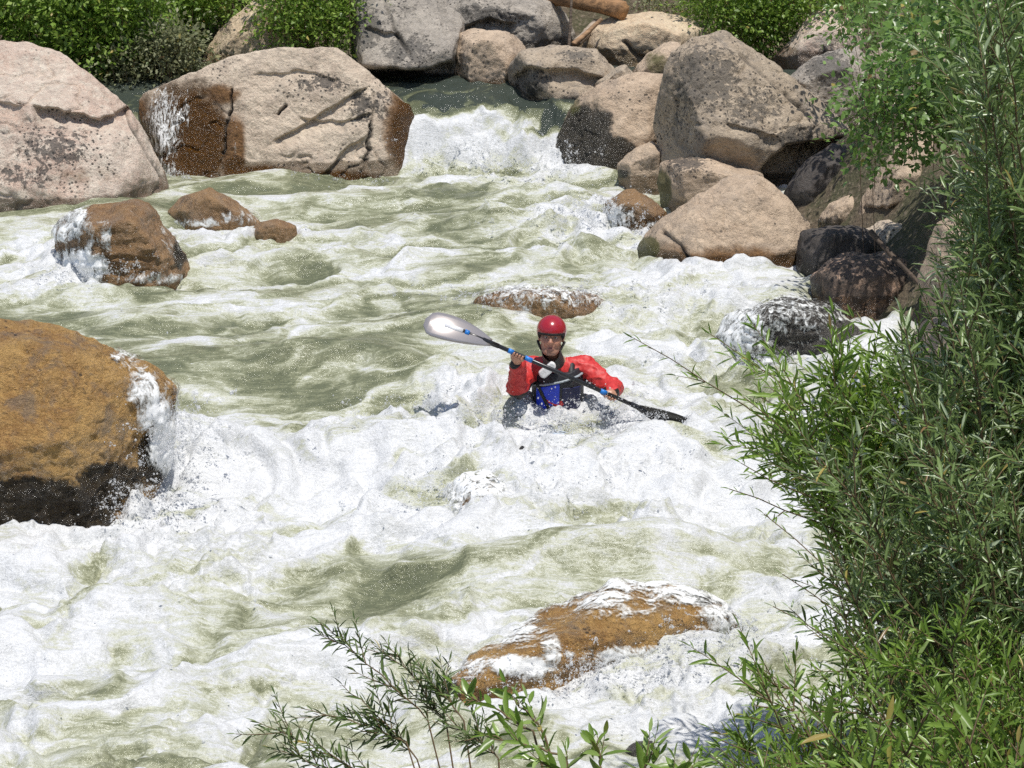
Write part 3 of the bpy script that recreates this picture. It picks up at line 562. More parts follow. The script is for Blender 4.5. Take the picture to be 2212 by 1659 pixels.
# ------------------------------------------------------------------ spray
def spray():
    r = np.random.RandomState(5); C = []; S = []
    def cloud(px, py, Y, n, sx, sy, sz, up, lo=.0016, hi=.0064):
        c = P(px, py, Y); q = r.normal(size=(n, 3)) * np.array([sx, sy, sz]); q[:, 2] = np.abs(q[:, 2]) * up - 0.02
        # most drops fly in torn strings: runs of drops that share a throw
        m = int(n * .8); k = max(1, m // 34); sid = r.randint(0, k, m); st = r.normal(size=(k, 3)) * np.array([sx, sy, sz * .8]); st[:, 2] = np.abs(st[:, 2]) * up - 0.03
        th = r.normal(size=(k, 3)) * np.array([1, .6, .5]) + np.array([0, -.2, .9]); th *= (r.uniform(.03, .16, k) / np.linalg.norm(th, axis=1))[:, None]
        t = r.uniform(size=m) ** 1.5; q[:m] = st[sid] + th[sid] * t[:, None] - np.array([0, 0, .06]) * (t * t)[:, None] + r.normal(size=(m, 3)) * (.004 + .016 * t)[:, None]
        C.append(c + q); S.append(lo + (hi - lo) * r.uniform(size=n) ** 4)
    # splash round the kayak
    cloud(1170, 940, 15.9, 3240, .45, .18, .13, 1); cloud(1010, 930, 15.8, 3672, .30, .2, .14, 1); cloud(1080, 1000, 15.3, 3240, .5, .25, .10, 1)
    cloud(1330, 920, 15.8, 3456, .22, .15, .14, 1); cloud(900, 960, 15.6, 3240, .4, .25, .12, 1); cloud(1250, 990, 15.4, 3456, .4, .25, .10, 1); cloud(1440, 930, 15.8, 1080, .15, .1, .08, 1)
    cloud(1020, 1090, 14.6, 4752, .35, .2, .12, 1); cloud(380, 960, 14.6, 3888, .14, .25, .14, 1); cloud(300, 1090, 14.3, 1512, .15, .15, .08, 1)
    cloud(1150, 640, 18.8, 3240, .6, .15, .07, 1); cloud(1230, 480, 21.2, 3240, .35, .25, .12, 1); cloud(1300, 450, 21.4, 1512, .15, .15, .12, 1)
    cloud(1650, 780, 17.6, 2592, .5, .2, .06, 1); cloud(1080, 330, 23.6, 3024, .5, .15, .10, 1); cloud(1150, 360, 23.4, 1944, .3, .15, .08, 1)
    cloud(1250, 1460, 12.1, 4752, .55, .12, .07, 1); cloud(1560, 1380, 12.4, 2592, .25, .2, .08, 1); cloud(970, 1500, 12.1, 1296, .12, .12, .06, 1)
    cloud(180, 590, 19.5, 1944, .3, .12, .08, 1); cloud(370, 385, 23.4, 648, .2, .08, .06, 1); cloud(700, 390, 23.3, 648, .7, .06, .05, 1)
    # fine drops thrown everywhere along the white water
    n = 1500; y = r.uniform(10.3, 23, n); x = r.uniform(-1, 1, n) * (y * .24)
    z, fo, _, _ = water_field(x, y); k = fo > 0.62
    C.append(np.stack([x, y, z + np.abs(r.normal(size=n)) * .035], 1)[k]); S.append((.003 + .006 * r.uniform(size=n) ** 3)[k])
    C = np.concatenate(C); S = np.concatenate(S)
    oc = np.array([[1, 0, 0], [-1, 0, 0], [0, 1, 0], [0, -1, 0], [0, 0, 1], [0, 0, -1]], float); of = np.array([[0, 2, 4], [2, 1, 4], [1, 3, 4], [3, 0, 4], [2, 0, 5], [1, 2, 5], [3, 1, 5], [0, 3, 5]])
    st = 1 + 0.9 * r.uniform(size=(len(C), 3)) ** 2
    v = (C[:, None, :] + oc[None] * (S[:, None] * st)[:, None, :]).reshape(-1, 3)
    f = (of[None] + (np.arange(len(C)) * 6)[:, None, None]).reshape(-1, 3)
    n = N('spray_drops'); n.fin(Base_Color=(0.88, 0.89, 0.90), Roughness=0.2, IOR=1.33)
    tr = n.node('ShaderNodeBsdfTranslucent', ins={'Color': (0.9, 0.91, 0.92)}); mx = n.node('ShaderNodeMixShader', ins={0: 0.5}); tp = n.node('ShaderNodeBsdfTransparent'); m2 = n.node('ShaderNodeMixShader', ins={0: 0.42})
    n.t.links.new(n.b.outputs[0], mx.inputs[1]); n.t.links.new(tr.outputs[0], mx.inputs[2]); n.t.links.new(mx.outputs[0], m2.inputs[1]); n.t.links.new(tp.outputs[0], m2.inputs[2]); n.t.links.new(m2.outputs[0], n.out.inputs[0])
    link('spray', mesh_from('spray', v, f, n.m), kind='stuff')
spray()
# ------------------------------------------------------------------ paddler
def surface_nets(phi, org, h):
    ins = phi < 0
    c = [ins[dx:ins.shape[0] - 1 + dx, dy:ins.shape[1] - 1 + dy, dz:ins.shape[2] - 1 + dz] for dx in (0, 1) for dy in (0, 1) for dz in (0, 1)]
    s = np.zeros(c[0].shape, np.int8)
    for q in c: s += q
    act = (s > 0) & (s < 8)
    ci = np.argwhere(act); idx = np.full(act.shape, -1, np.int64); idx[act] = np.arange(len(ci))
    acc = np.zeros((len(ci), 3)); cnt = np.zeros(len(ci))
    K = [(dx, dy, dz) for dx in (0, 1) for dy in (0, 1) for dz in (0, 1)]
    for a in K:
        for ax in range(3):
            if a[ax]: continue
            b = list(a); b[ax] = 1
            pa = phi[ci[:, 0] + a[0], ci[:, 1] + a[1], ci[:, 2] + a[2]]; pb = phi[ci[:, 0] + b[0], ci[:, 1] + b[1], ci[:, 2] + b[2]]
            m = (pa < 0) != (pb < 0); t = np.where(m, pa / np.where(m, pa - pb, 1), 0)
            q = np.array(a, float) + t[:, None] * (np.array(b) - np.array(a)); acc += q * m[:, None]; cnt += m
    v = org + (ci + acc / cnt[:, None]) * h
    fs = []
    for ax in range(3):
        u, w = (ax + 1) % 3, (ax + 2) % 3
        sl0 = [slice(None)] * 3; sl1 = [slice(None)] * 3; sl0[ax] = slice(0, -1); sl1[ax] = slice(1, None)
        a, b = ins[tuple(sl0)], ins[tuple(sl1)]; e = np.argwhere(a != b)
        e = e[(e[:, u] > 0) & (e[:, w] > 0) & (e[:, u] < ins.shape[u] - 1) & (e[:, w] < ins.shape[w] - 1)]
        flip = ~a[e[:, 0], e[:, 1], e[:, 2]]
        q = []
        for du, dw in ((-1, -1), (0, -1), (0, 0), (-1, 0)):
            o = e.copy(); o[:, u] += du; o[:, w] += dw; q.append(idx[o[:, 0], o[:, 1], o[:, 2]])
        q = np.stack(q, 1); q[flip] = q[flip][:, ::-1]; fs.append(q)
    return v, np.concatenate(fs)
class SDF:
    def __init__(s, lo, hi, h):
        s.lo = np.array(lo, float); s.h = h; s.n = np.ceil((np.array(hi) - s.lo) / h).astype(int) + 1
        s.phi = np.full(s.n, 1.0, np.float32)
    def _sub(s, lo, hi):
        a = np.clip(np.floor((lo - s.lo) / s.h).astype(int), 0, s.n); b = np.clip(np.ceil((hi - s.lo) / s.h).astype(int) + 1, 0, s.n)
        sl = tuple(slice(i, j) for i, j in zip(a, b))
        g = np.meshgrid(*[s.lo[k] + s.h * np.arange(a[k], b[k]) for k in range(3)], indexing='ij')
        return sl, np.stack(g, -1)
    def add(s, fn, lo, hi, k=0.02, op='u'):
        m = 3 * k + 3 * s.h; sl, p = s._sub(np.array(lo) - m, np.array(hi) + m)
        if p.size == 0: return
        d = fn(p); o = s.phi[sl]
        if op == 'u':
            hh = np.clip(.5 + .5 * (o - d) / k, 0, 1); s.phi[sl] = o * (1 - hh) + d * hh - k * hh * (1 - hh)
        else:
            hh = np.clip(.5 - .5 * (o + d) / k, 0, 1); s.phi[sl] = o * (1 - hh) - d * hh + k * hh * (1 - hh)
    def cone(s, a, b, ra, rb, k=0.02, op='u'):
        a, b = np.array(a, float), np.array(b, float); ab = b - a; L = ab @ ab + 1e-12
        def fn(p):
            t = np.clip(((p - a) @ ab) / L, 0, 1); return np.linalg.norm(p - a - t[..., None] * ab, axis=-1) - (ra + (rb - ra) * t)
        r = max(ra, rb); s.add(fn, np.minimum(a, b) - r, np.maximum(a, b) + r, k, op)
    def ell(s, c, R, r, k=0.02, op='u'):
        c = np.array(c, float); R = np.array(R, float); r = np.array(r, float)
        def fn(p):
            q = (p - c) @ R.T; k0 = np.linalg.norm(q / r, axis=-1); k1 = np.linalg.norm(q / (r * r), axis=-1); return k0 * (k0 - 1) / np.maximum(k1, 1e-6)
        e = max(r); s.add(fn, c - e, c + e, k, op)
    def clip(s, fn):
        sl, p = s._sub(s.lo, s.lo + s.h * (s.n - 1)); s.phi = np.maximum(s.phi, fn(p).astype(np.float32))
    def mesh(s): return surface_nets(s.phi, s.lo, s.h)
def frame(f, up=(0, 0, 1)):
    f = np.array(f, float); f /= np.linalg.norm(f); r = np.cross(f, up); r /= np.linalg.norm(r); u = np.cross(r, f)
    return np.stack([r, f, u])          # rows: right-of-looker, forward, up
def paddler():
    HC = P(1191, 726, 16.12); R = frame((-.06, -1, .10), (0.03, 0, 1))
    H = lambda a, b, c: HC + R.T @ np.array([a, b, c])
    neck = P(1199, 786, 16.26); chest = P(1204, 838, 16.30); pel = P(1206, 915, 16.42)
    S = {-1: P(1148, 797, 16.28), 1: P(1262, 795, 16.32)}
    E = {-1: P(1118, 838, 16.06), 1: P(1322, 838, 16.16)}
    G = {-1: P(1119, 766, 15.80), 1: P(1321, 854.5, 15.84)}
    ax = G[1] - G[-1]; ax = ax / np.linalg.norm(ax)
    Wr = {}
    for s in (-1, 1):
        d = E[s] - G[s]; d /= np.linalg.norm(d); Wr[s] = G[s] + d * .085 + np.array([0, .012, 0])
    base = np.array([pel[0], pel[1], pel[2] - .1])
    root = thing('person', 'kayaker in red helmet and red jacket paddling through white spray', 'person', base)
    def put(name, v, f, mat, par=root, **at):
        me = mesh_from(name, v - base, f, mat, attrs=at); return link(name, me, par)
    # ---- body: one surface from head to feet
    b = SDF((HC[0] - .42, 15.25, pel[2] - .16), (HC[0] + .58, 16.72, HC[2] + .18), .0055)
    b.ell(H(0, -.012, .035), R, (.077, .096, .088)); b.ell(H(0, .030, -.042), R, (.065, .062, .078), .03)
    b.cone(H(-.020, .066, -.104), H(.020, .066, -.104), .022, .022, .02)
    for s in (-1, 1):
        b.cone(H(s * .050, .050, -.016), H(s * .034, .070, -.035), .024, .019, .02); b.ell(H(s * .080, -.01, -.01), R, (.012, .028, .034), .008)
        b.cone(H(s * .052, .015, -.068), H(s * .034, .05, -.10), .020, .019, .02)
    b.cone(H(-.040, .082, .026), H(.040, .082, .026), .011, .011, .012)
    b.cone(H(0, .090, .014), H(0, .112, -.028), .008, .013, .010); b.cone(H(-.012, .100, -.030), H(.012, .100, -.030), .009, .009, .006)
    for s in (-1, 1): b.ell(H(s * .031, .095, .004), R, (.017, .014, .010), .006, 's')
    b.cone(H(-.020, .084, -.060), H(.020, .084, -.060), .008, .008, .006); b.cone(H(-.017, .084, -.076), H(.017, .084, -.076), .009, .009, .006)
    b.ell(H(.003, .096, -.068), R, (.020, .010, .0045), .003, 's')
    b.cone(H(0, -.025, -.05), neck, .056, .062, .03)
    b.cone(neck + [0, .01, -.05], chest, .10, .135, .06); b.cone(chest, pel, .135, .105, .06)
    for s in (-1, 1):
        b.cone(neck + [s * .05, .02, -.03], S[s], .055, .062, .04); b.cone(S[s], E[s], .056, .042, .03); b.cone(E[s], Wr[s], .042, .028, .02)
        hp = pel + [s * .08, .02, -.07]; kn = P(1178, 945, 15.88) + [s * .11, 0, -.05]; ft = np.array([kn[0] - .06 - s * .03, 15.50, kn[2] - .03])
        b.cone(hp, kn, .070, .055, .03); b.cone(kn, ft, .055, .036, .02); b.cone(ft, ft + [0, -.03, .05], .035, .03, .02)
        # hand closed on the shaft
        d = Wr[s] - G[s]; d = d - ax * (d @ ax); d /= np.linalg.norm(d); q = np.cross(ax, d); q = q if q[1] < 0 else -q     # q: towards the viewer
        if s == 1: pass
        b.cone(Wr[s], G[s] + d * .040 + q * .004, .028, .036, .02); b.cone(G[s] + d * .034 - ax * .022, G[s] + d * .034 + ax * .022, .020, .020, .012)
        for k in range(4):
            off = ax * ((k - 1.5) * .0215) ; rr = .0265 - .001 * abs(k - 1.4); th = [-.35, .55, 1.5, 2.6]; rad = [.0105, .010, .009, .008]
            pt = [G[s] + off + (d * math.cos(t) * (1.25 if i == 0 else 1) + q * math.sin(t)) * rr * (1.15 if i < 2 else 1.0) for i, t in enumerate(th)]
            for i in range(3): b.cone(pt[i], pt[i + 1], rad[i], rad[i + 1], .004)
        si = -s
        tp = [G[s] + d * .04 + ax * si * .030, G[s] + d * .012 + ax * si * .044 + q * .018, G[s] - d * .008 + ax * si * .034 + q * .028]
        b.cone(tp[0], tp[1], .013, .011, .008); b.cone(tp[1], tp[2], .011, .009, .006)
    v, f = b.mesh()
    hl = (v - HC) @ R.T
    near = np.linalg.norm(v - HC, axis=1) < .2
    col = np.tile(np.array([.50, .255, .165]), (len(v), 1)); col *= (1 + .18 * fbm3(v * 28, 3, 3))[:, None]
    def tint(mask, c):
        m = (mask * near)[:, None]; col[:] = col * (1 - m) + np.array(c) * m
    gau = lambda x, z, rx, rz, cx: np.exp(-(((hl[:, 0] - cx) / rx) ** 2 + ((hl[:, 2] - z) / rz) ** 2)) * (hl[:, 1] > .04)
    tint(.55 * sstep(-.045, -.085, hl[:, 2]) * (hl[:, 1] > -.02) * (hl[:, 2] > -.14), (.20, .115, .085))         # stubble
    for s in (-1, 1):
        tint(.9 * gau(0, .024, .022, .0055, s * .031), (.06, .035, .022)); tint(.8 * gau(0, .003, .017, .007, s * .031), (.10, .055, .045)); tint(.35 * gau(0, -.025, .02, .018, s * .04), (.55, .20, .13))
    tint(.35 * gau(0, -.025, .012, .012, 0), (.62, .25, .17))
    tint(.8 * gau(0, -.060, .022, .006, 0), (.40, .14, .12)); tint(.8 * gau(0, -.077, .020, .006, 0), (.42, .15, .13)); tint(.95 * gau(0, -.068, .017, .0042, 0), (.10, .03, .03))
    n = N('skin'); n.fin(Base_Color=n.attr('col', True), Roughness=0.42); n.b.inputs['Subsurface Weight'].default_value = 0.0
    put('body', v, f, n.m, col=col)
    for s in (-1, 1):                                                  # eyes
        e = SDF(H(s * .031, .082, .004) - .02, H(s * .031, .082, .004) + .02, .003); e.ell(H(s * .031, .0745, .003), R, (.013, .013, .010), .001)
        ev, ef = e.mesh(); l = (ev - HC) @ R.T; dk = sstep(.0065, .0045, np.hypot(l[:, 0] - s * .031, l[:, 2] - .001))[:, None] * (l[:, 1] > .08)[:, None]
        n2_ = N('eye'); n2_.fin(Base_Color=n2_.attr('col', True), Roughness=.1); put('eye', ev, ef, n2_.m, col=np.array([.45, .42, .40]) * (1 - dk) + np.array([.04, .03, .025]) * dk)
    # ---- helmet
    hs = SDF(HC - .18, HC + .18, .0045); hs.ell(H(0, -.008, .042), R, (.104, .126, .104), .002)
    def cut(p):
        q = (p - HC) @ R.T; g = .034 - .075 * sstep(.055, -.03, q[..., 1]); return (g - q[..., 2])
    hs.clip(cut); v, f = hs.mesh()
    n = N('helmet_shell'); co = n.coords(); gl = n.noise(co, 400., 2); n.fin(Base_Color=n.mix(n.ramp(gl, .45, .65), (.30, .008, .018), (.46, .03, .04)), Roughness=.24); n.b.inputs['Coat Weight'].default_value = .6; n.b.inputs['Coat Roughness'].default_value = .06
    hel = thing('helmet', 'glossy red paddling helmet on the kayaker', 'helmet', HC); 
    me = mesh_from('shell', v - HC, f, n.m); link('shell', me, hel)
    blk = plain('black_padding', (.018, .017, .016), .7)
    hr = SDF(HC - .18, HC + .18, .0045); hr.ell(H(0, -.008, .042), R, (.1045, .1265, .1045), .002)
    def cut2(p):
        q = (p - HC) @ R.T; g = .034 - .075 * sstep(.055, -.03, q[..., 1]); return np.maximum(q[..., 2] - g - .001, g - .016 - .022 * sstep(.05, -.02, q[..., 1]) - q[..., 2])
    hr.clip(cut2); v, f = hr.mesh(); link('padding', mesh_from('padding', v - HC, f, blk), hel)
    for s in (-1, 1):
        st = SDF(HC - .2, HC + .2, .004); st.cone(H(s * .092, .0, -.04), H(s * .070, .03, -.085), .010, .008, .003); st.cone(H(s * .070, .03, -.085), H(s * .012, .066, -.126), .008, .006, .003)
        v, f = st.mesh(); link('chin_strap', mesh_from('chin_strap', v - HC, f, blk), hel)
    # ---- jacket, with loose folds
    j = SDF((HC[0] - .42, 15.7, pel[2] - .12), (HC[0] + .58, 16.72, HC[2]), .0065)
    j.cone(neck + [0, .012, -.06], chest, .115, .152, .06); j.cone(chest, pel, .150, .120, .06)
    for s in (-1, 1):
        j.cone(neck + [s * .05, .02, -.035], S[s], .068, .078, .05); j.cone(S[s], E[s], .076, .066, .04)
        w = E[s] + (Wr[s] - E[s]) * .88; j.cone(E[s], w, .066, .050, .03)
    gx = j._sub(j.lo, j.lo + j.h * (j.n - 1))[1].reshape(-1, 3)
    near_ = np.abs(j.phi.ravel()) < .05
    dis = np.zeros(len(gx), np.float32); q = gx[near_]
    dis[near_] = .009 * (1 - 2 * np.abs(fbm3(q * np.array([9, 9, 14.]), 2, 7))) + .005 * fbm3(q * 26, 2, 8)
    j.phi = j.phi - dis.reshape(j.phi.shape)
    j.clip(lambda p: .078 - np.linalg.norm(p - (neck + np.array([0, 0, .055])), axis=-1))
    j.clip(lambda p: np.where((np.abs(p[..., 0] - chest[0]) < .15) & (p[..., 2] < chest[2] + .10), chest[1] - .150 - p[..., 1], -1.0))
    v, f = j.mesh()
    # black panels: under the sleeves and on the cuffs
    pan = np.zeros(len(v))
    for s in (-1, 1):
        mid = (v - S[s]) @ ((E[s] - S[s]) / np.linalg.norm(E[s] - S[s])); under = sstep(-.005, -.03, v[:, 2] - (S[s][2] + (E[s][2] - S[s][2]) * np.clip(mid / .27, 0, 1.3)))
        pan = np.maximum(pan, under * sstep(.05, .09, mid) * (np.abs(v[:, 0] - chest[0]) > .15) * sstep(.02, .05, np.linalg.norm(v - Wr[s], axis=1)))
    cuffL = sstep(.052, .040, np.linalg.norm(v - (Wr[-1] + [-.02, 0, -.012]), axis=1)); pan = np.maximum(pan, cuffL)
    n = N('jacket_cloth'); co = n.coords(); w = n.noise(co, 60, 3)
    c = n.mix(n.ramp(w, .3, .7), (.47, .022, .022), (.62, .045, .04)); c = n.mix(n.ramp(n.attr('panel'), .35, .6), c, (.022, .020, .020))
    n.fin(Base_Color=c, Roughness=.55, Normal=n.bump(n.noise(co, 30, 3), .25, .010))
    put('jacket', v, f, n.m, panel=pan)
    # neck gasket
    k = SDF(neck - .16, neck + .16, .005); k.cone(H(0, -.018, -.105), neck + [0, 0, -.02], .066, .080, .002)
    k.clip(lambda p: (p[..., 2] - (HC[2] - .095 + .25 * (p[..., 1] - HC[1] + .0))))
    v, f = k.mesh(); put('neck_gasket', v, f, plain('grey_neoprene', (.075, .085, .08), .65))
    # ---- life vest
    vest = thing('life_vest', 'black and blue life vest worn over the red jacket', 'life vest', chest)
    def vput(name, s_, mat): vv, ff = s_.mesh(); return link(name, mesh_from(name, vv - chest, ff, mat), vest)
    def vestS(ex, h=.006):
        a = SDF((chest[0] - .26, 15.95, pel[2] - .14), (chest[0] + .26, 16.62, neck[2] + .06), h)
        a.cone(chest + [0, .0, .085], pel + [0, -.01, .02], .186 + ex, .178 + ex, .05); a.cone(chest + [-.07, -.055, .07], pel + [-.06, -.085, .04], .10 + ex, .105 + ex, .03); a.cone(chest + [.07, -.055, .07], pel + [.06, -.085, .04], .10 + ex, .105 + ex, .03)
        return a
    a = vestS(0); a.clip(lambda p: p[..., 2] - (chest[2] + .150 + .25 * np.maximum(0, np.abs(p[..., 0] - chest[0]) - .07))); vput('front_panel', a, plain('black_nylon', (.020, .021, .026), .55))
    for s in (-1, 1):
        a = SDF((chest[0] - .26, 15.95, chest[2] - .05), (chest[0] + .26, 16.62, neck[2] + .05), .006)
        pts = [chest + [s * .090, -.150, .07], chest + [s * .092, -.130, .120], chest + [s * .094, -.065, .178], chest + [s * .092, .05, .172]]
        for i in range(3): a.cone(pts[i], pts[i + 1], .024, .026, .01)
        vput('shoulder_strap', a, plain('black_webbing', (.022, .022, .024), .6))
    blue = plain('blue_nylon', (.015, .05, .60), .45); navy = plain('navy_nylon', (.012, .016, .07), .5)
    a = vestS(.007); a.clip(lambda p: np.maximum.reduce([p[..., 2] - (chest[2] + .085 + .3 * (p[..., 0] - chest[0])), p[..., 0] - (chest[0] + .012), p[..., 1] - chest[1], chest[0] - .150 - p[..., 0]])); vput('pocket', a, blue)
    a = vestS(.006); a.clip(lambda p: np.maximum.reduce([p[..., 2] - (chest[2] + .05), chest[0] + .03 - p[..., 0], p[..., 1] - chest[1], p[..., 0] - chest[0] - .16])); vput('pocket', a, navy)
    a = vestS(.014); a.clip(lambda p: np.maximum.reduce([np.abs((p[..., 0] - chest[0] + .085) + .45 * (p[..., 2] - chest[2] + .06)) - .014, p[..., 2] - chest[2] - .085, p[..., 1] - chest[1]])); vput('strap', a, plain('black_strap', (.015, .015, .015), .6))
    a = vestS(.012); a.clip(lambda p: np.maximum.reduce([np.abs(p[..., 2] - chest[2] - .092 - .22 * (p[..., 0] - chest[0])) - .007, p[..., 1] - chest[1]])); vput('trim', a, plain('grey_trim', (.30, .34, .36), .5))
    wh = SDF(chest - .3, chest + .3, .005); q0 = P(1184, 798, 16.03); wh.cone(q0 + [-.026, 0, -.022], q0 + [.018, .0, .022], .040, .036, .01); wh.clip(lambda p: np.maximum(np.abs(p[..., 1] - q0[1]) - .022, np.abs((p[..., 0] - q0[0]) * .66 - (p[..., 2] - q0[2]) * .75) - .030))
    vput('white_pouch', wh, plain('white_plastic', (.78, .78, .77), .35))
    # ---- paddle
    mid = (G[-1] + G[1]) / 2
    pad = thing('paddle', 'double bladed kayak paddle with blue grip tape held by the kayaker', 'paddle', mid)
    X = ax; Zv = np.cross(X, np.array([0, -1, 0.2])); Zv /= np.linalg.norm(Zv)
    def tube(a, b_, r0, r1, name, mat, seg=12):
        a, b_ = a - mid, b_ - mid; vs = []; d = (b_ - a) / np.linalg.norm(b_ - a); e1 = np.cross(d, [0, 0, 1]); e1 /= np.linalg.norm(e1); e2 = np.cross(d, e1)
        for c0, r in ((a, r0), (b_, r1)):
            for i in range(seg): t = 2 * math.pi * i / seg; vs.append(c0 + (e1 * math.cos(t) + e2 * math.sin(t)) * r)
        fs = [(i, (i + 1) % seg, seg + (i + 1) % seg, seg + i) for i in range(seg)] + [tuple(range(seg))[::-1], tuple(range(seg, 2 * seg))]
        return link(name, mesh_from(name, vs, fs, mat), pad)
    def at(t): return mid + ax * t
    carbon = plain('carbon_shaft', (.022, .022, .024), .28); bl = plain('blue_tape', (.02, .20, .62), .45)
    tube(at(-.62), at(.62), .0150, .0150, 'shaft', carbon)
    gL, gR = (G[-1] - mid) @ ax, (G[1] - mid) @ ax
    for t0, t1 in ((gL - .075, gL - .035), (gL + .052, gL + .105), (gR - .085, gR - .040)): tube(at(t0), at(t1), .0175, .0175, 'grip_tape', bl)
    def blade(sign, nrm, mat, label, spine):
        nr = np.array(nrm, float); nr -= ax * (nr @ ax); nr /= np.linalg.norm(nr); wd_ = np.cross(nr, ax * sign)
        us = np.linspace(0, 1, 15); top = []; bot = []
        L = .47; gp = -sign * L * (np.array(nrm) @ ax) / (np.array(nrm) @ nr) if spine else 0.0
        for u in us:
            hw = .098 * (math.sin(math.pi * min(u * .62 + .06, 1.0)) ** .9) * (1 if u < .86 else math.sqrt(max(0, 1 - ((u - .86) / .145) ** 2))) + .004
            row = []
            for w_ in np.linspace(-1, 1, 9):
                c0 = at(sign * (.555 + L * u)) + wd_ * (hw * w_ + .012 * u) + nr * (gp * .75 * max(0, u - .1) ** 2) + nr * (.007 * (1 - w_ * w_)) * (1 if u > .1 else .3)
                row.append(c0)
            top.append([r_ + nr * .003 for r_ in row]); bot.append([r_ - nr * .003 for r_ in row])
        vv = np.array(top + bot).reshape(-1, 3) - mid; nu, nw = 15, 9; fs = []
        for i in range(nu - 1):
            for k_ in range(nw - 1):
                a0 = i * nw + k_; fs.append((a0, a0 + 1, a0 + nw + 1, a0 + nw)); o = nu * nw; fs.append((o + a0 + nw, o + a0 + nw + 1, o + a0 + 1, o + a0))
        o = nu * nw
        for i in range(nu - 1):
            fs.append((i * nw + nw, i * nw, o + i * nw, o + i * nw + nw)[::-1]); fs.append((i * nw + nw - 1, i * nw + 2 * nw - 1, o + i * nw + 2 * nw - 1, o + i * nw + nw - 1)[::-1])
        for k_ in range(nw - 1):
            fs.append((k_, k_ + 1, o + k_ + 1, o + k_)[::-1]); e0 = (nu - 1) * nw; fs.append((e0 + k_, e0 + k_ + 1, o + e0 + k_ + 1, o + e0 + k_))
        bo = link('blade', mesh_from('blade', vv, fs, mat), pad); bo['label'] = label
        bend = lambda t: at(sign * t) + nr * (gp * .75 * max(0, (t - .555) / L - .1) ** 2)
        sp = tube(bend(.50), bend(.80), .0175, .020, 'blade_spine', carbon); sp2 = tube(bend(.80), bend(.97), .020, .006, 'blade_spine', carbon)
        for q_ in (sp, sp2): q_.parent = bo
        for t_, m_, nm in ((.72, bl, 'blue_band'), (.765, plain('white_decal', (.8, .8, .82), .3), 'white_decal')):
            if sign < 0: z = tube(bend(t_), bend(t_ + (.03 if nm == 'blue_band' else .13)), .0215, .0215, nm, m_); z.parent = bo
    toC = np.array([0, 0, CAMZ]) - at(-.8); toC /= np.linalg.norm(toC); hv = toC + np.array(SUN_DIR); hv /= np.linalg.norm(hv)
    gm = N('pale_blade'); gm.fin(Base_Color=(.40, .37, .36), Roughness=.13, Metallic=.45)
    blade(-1, hv, gm.m, 'pale glossy blade flashing in the sun', True)
    blade(1, np.cross(ax, hv) + .12 * toC, plain('dark_blade', (.028, .026, .020), .3), 'dark blade dipping into the foam', False)
    # ---- kayak, mostly buried in the wave
    bow = P(1120, 1015, 14.98) - np.array([0, 0, .10]); ctr = P(1206, 925, 16.35); stern = ctr + (ctr - bow) * .72; stern[2] = ctr[2] - .18
    kb = (bow + stern) / 2
    kay = thing('kayak', 'short whitewater kayak buried in foam beneath the kayaker', 'kayak', ctr)
    Lk = 34; M = 24; vs = []
    for i in range(Lk + 1):
        u = i / Lk; c0 = bow + (stern - bow) * u
        prof = max(0.02, math.sin(math.pi * min(max(u * .96 + .02, 0), 1))) ** .6
        hw = .31 * prof; hh = .19 * prof ** .7; zc = c0[2] + .10 * (2 * u - 1) ** 2 - .03
        for m in range(M):
            t = 2 * math.pi * m / M; cx_, sx_ = math.cos(t), math.sin(t)
            vs.append((c0[0] + hw * math.copysign(abs(cx_) ** .75, cx_), c0[1], zc + hh * math.copysign(abs(sx_) ** .85, sx_) * (.75 if sx_ < 0 else 1.0)))
    fs = [(i * M + m, i * M + (m + 1) % M, (i + 1) * M + (m + 1) % M, (i + 1) * M + m) for i in range(Lk) for m in range(M)] + [tuple(range(M))[::-1], tuple(range(Lk * M, (Lk + 1) * M))]
    kp = N('kayak_plastic'); kco = kp.coords(); kp.fin(Base_Color=kp.mix(kp.ramp(kp.noise(kco, 6, 4), .4, .6), (.42, .50, .62), (.52, .60, .70)), Roughness=.3)
    link('hull', mesh_from('hull', np.array(vs) - ctr, fs, kp.m), kay)
    sk = SDF(ctr - .55, ctr + .55, .012); dz = pel[2] - .02
    def skirt(p):
        q = p - np.array([ctr[0] - .01, ctr[1] - .12, dz - .03]); r_ = np.sqrt((q[..., 0] / .24) ** 2 + (q[..., 1] / .40) ** 2); return np.maximum((r_ - 1) * .22, np.abs(q[..., 2] - .10 * np.clip(1 - r_, 0, 1)) - .02)
    dz -= .03; sk.add(skirt, ctr - .5, ctr + .5, .01); v, f = sk.mesh(); link('spray_skirt', mesh_from('spray_skirt', v - ctr, f, plain('black_neoprene', (.02, .021, .024), .5)), kay)
    for e, nm in ((bow, 'grab_loop'), (stern, 'grab_loop')):
        lp = SDF(e - .25, e + .3, .008); d = ctr - e; d /= np.linalg.norm(d)
        for i in range(8):
            t0, t1 = math.pi * i / 8, math.pi * (i + 1) / 8; g_ = lambda t: e + d * (.10 + .07 * math.cos(t)) + np.array([0, 0, .17 + .05 * math.sin(t)])
            lp.cone(g_(t0), g_(t1), .013, .013, .004)
        v, f = lp.mesh(); link(nm, mesh_from(nm, v - ctr, f, blk), kay)
paddler()
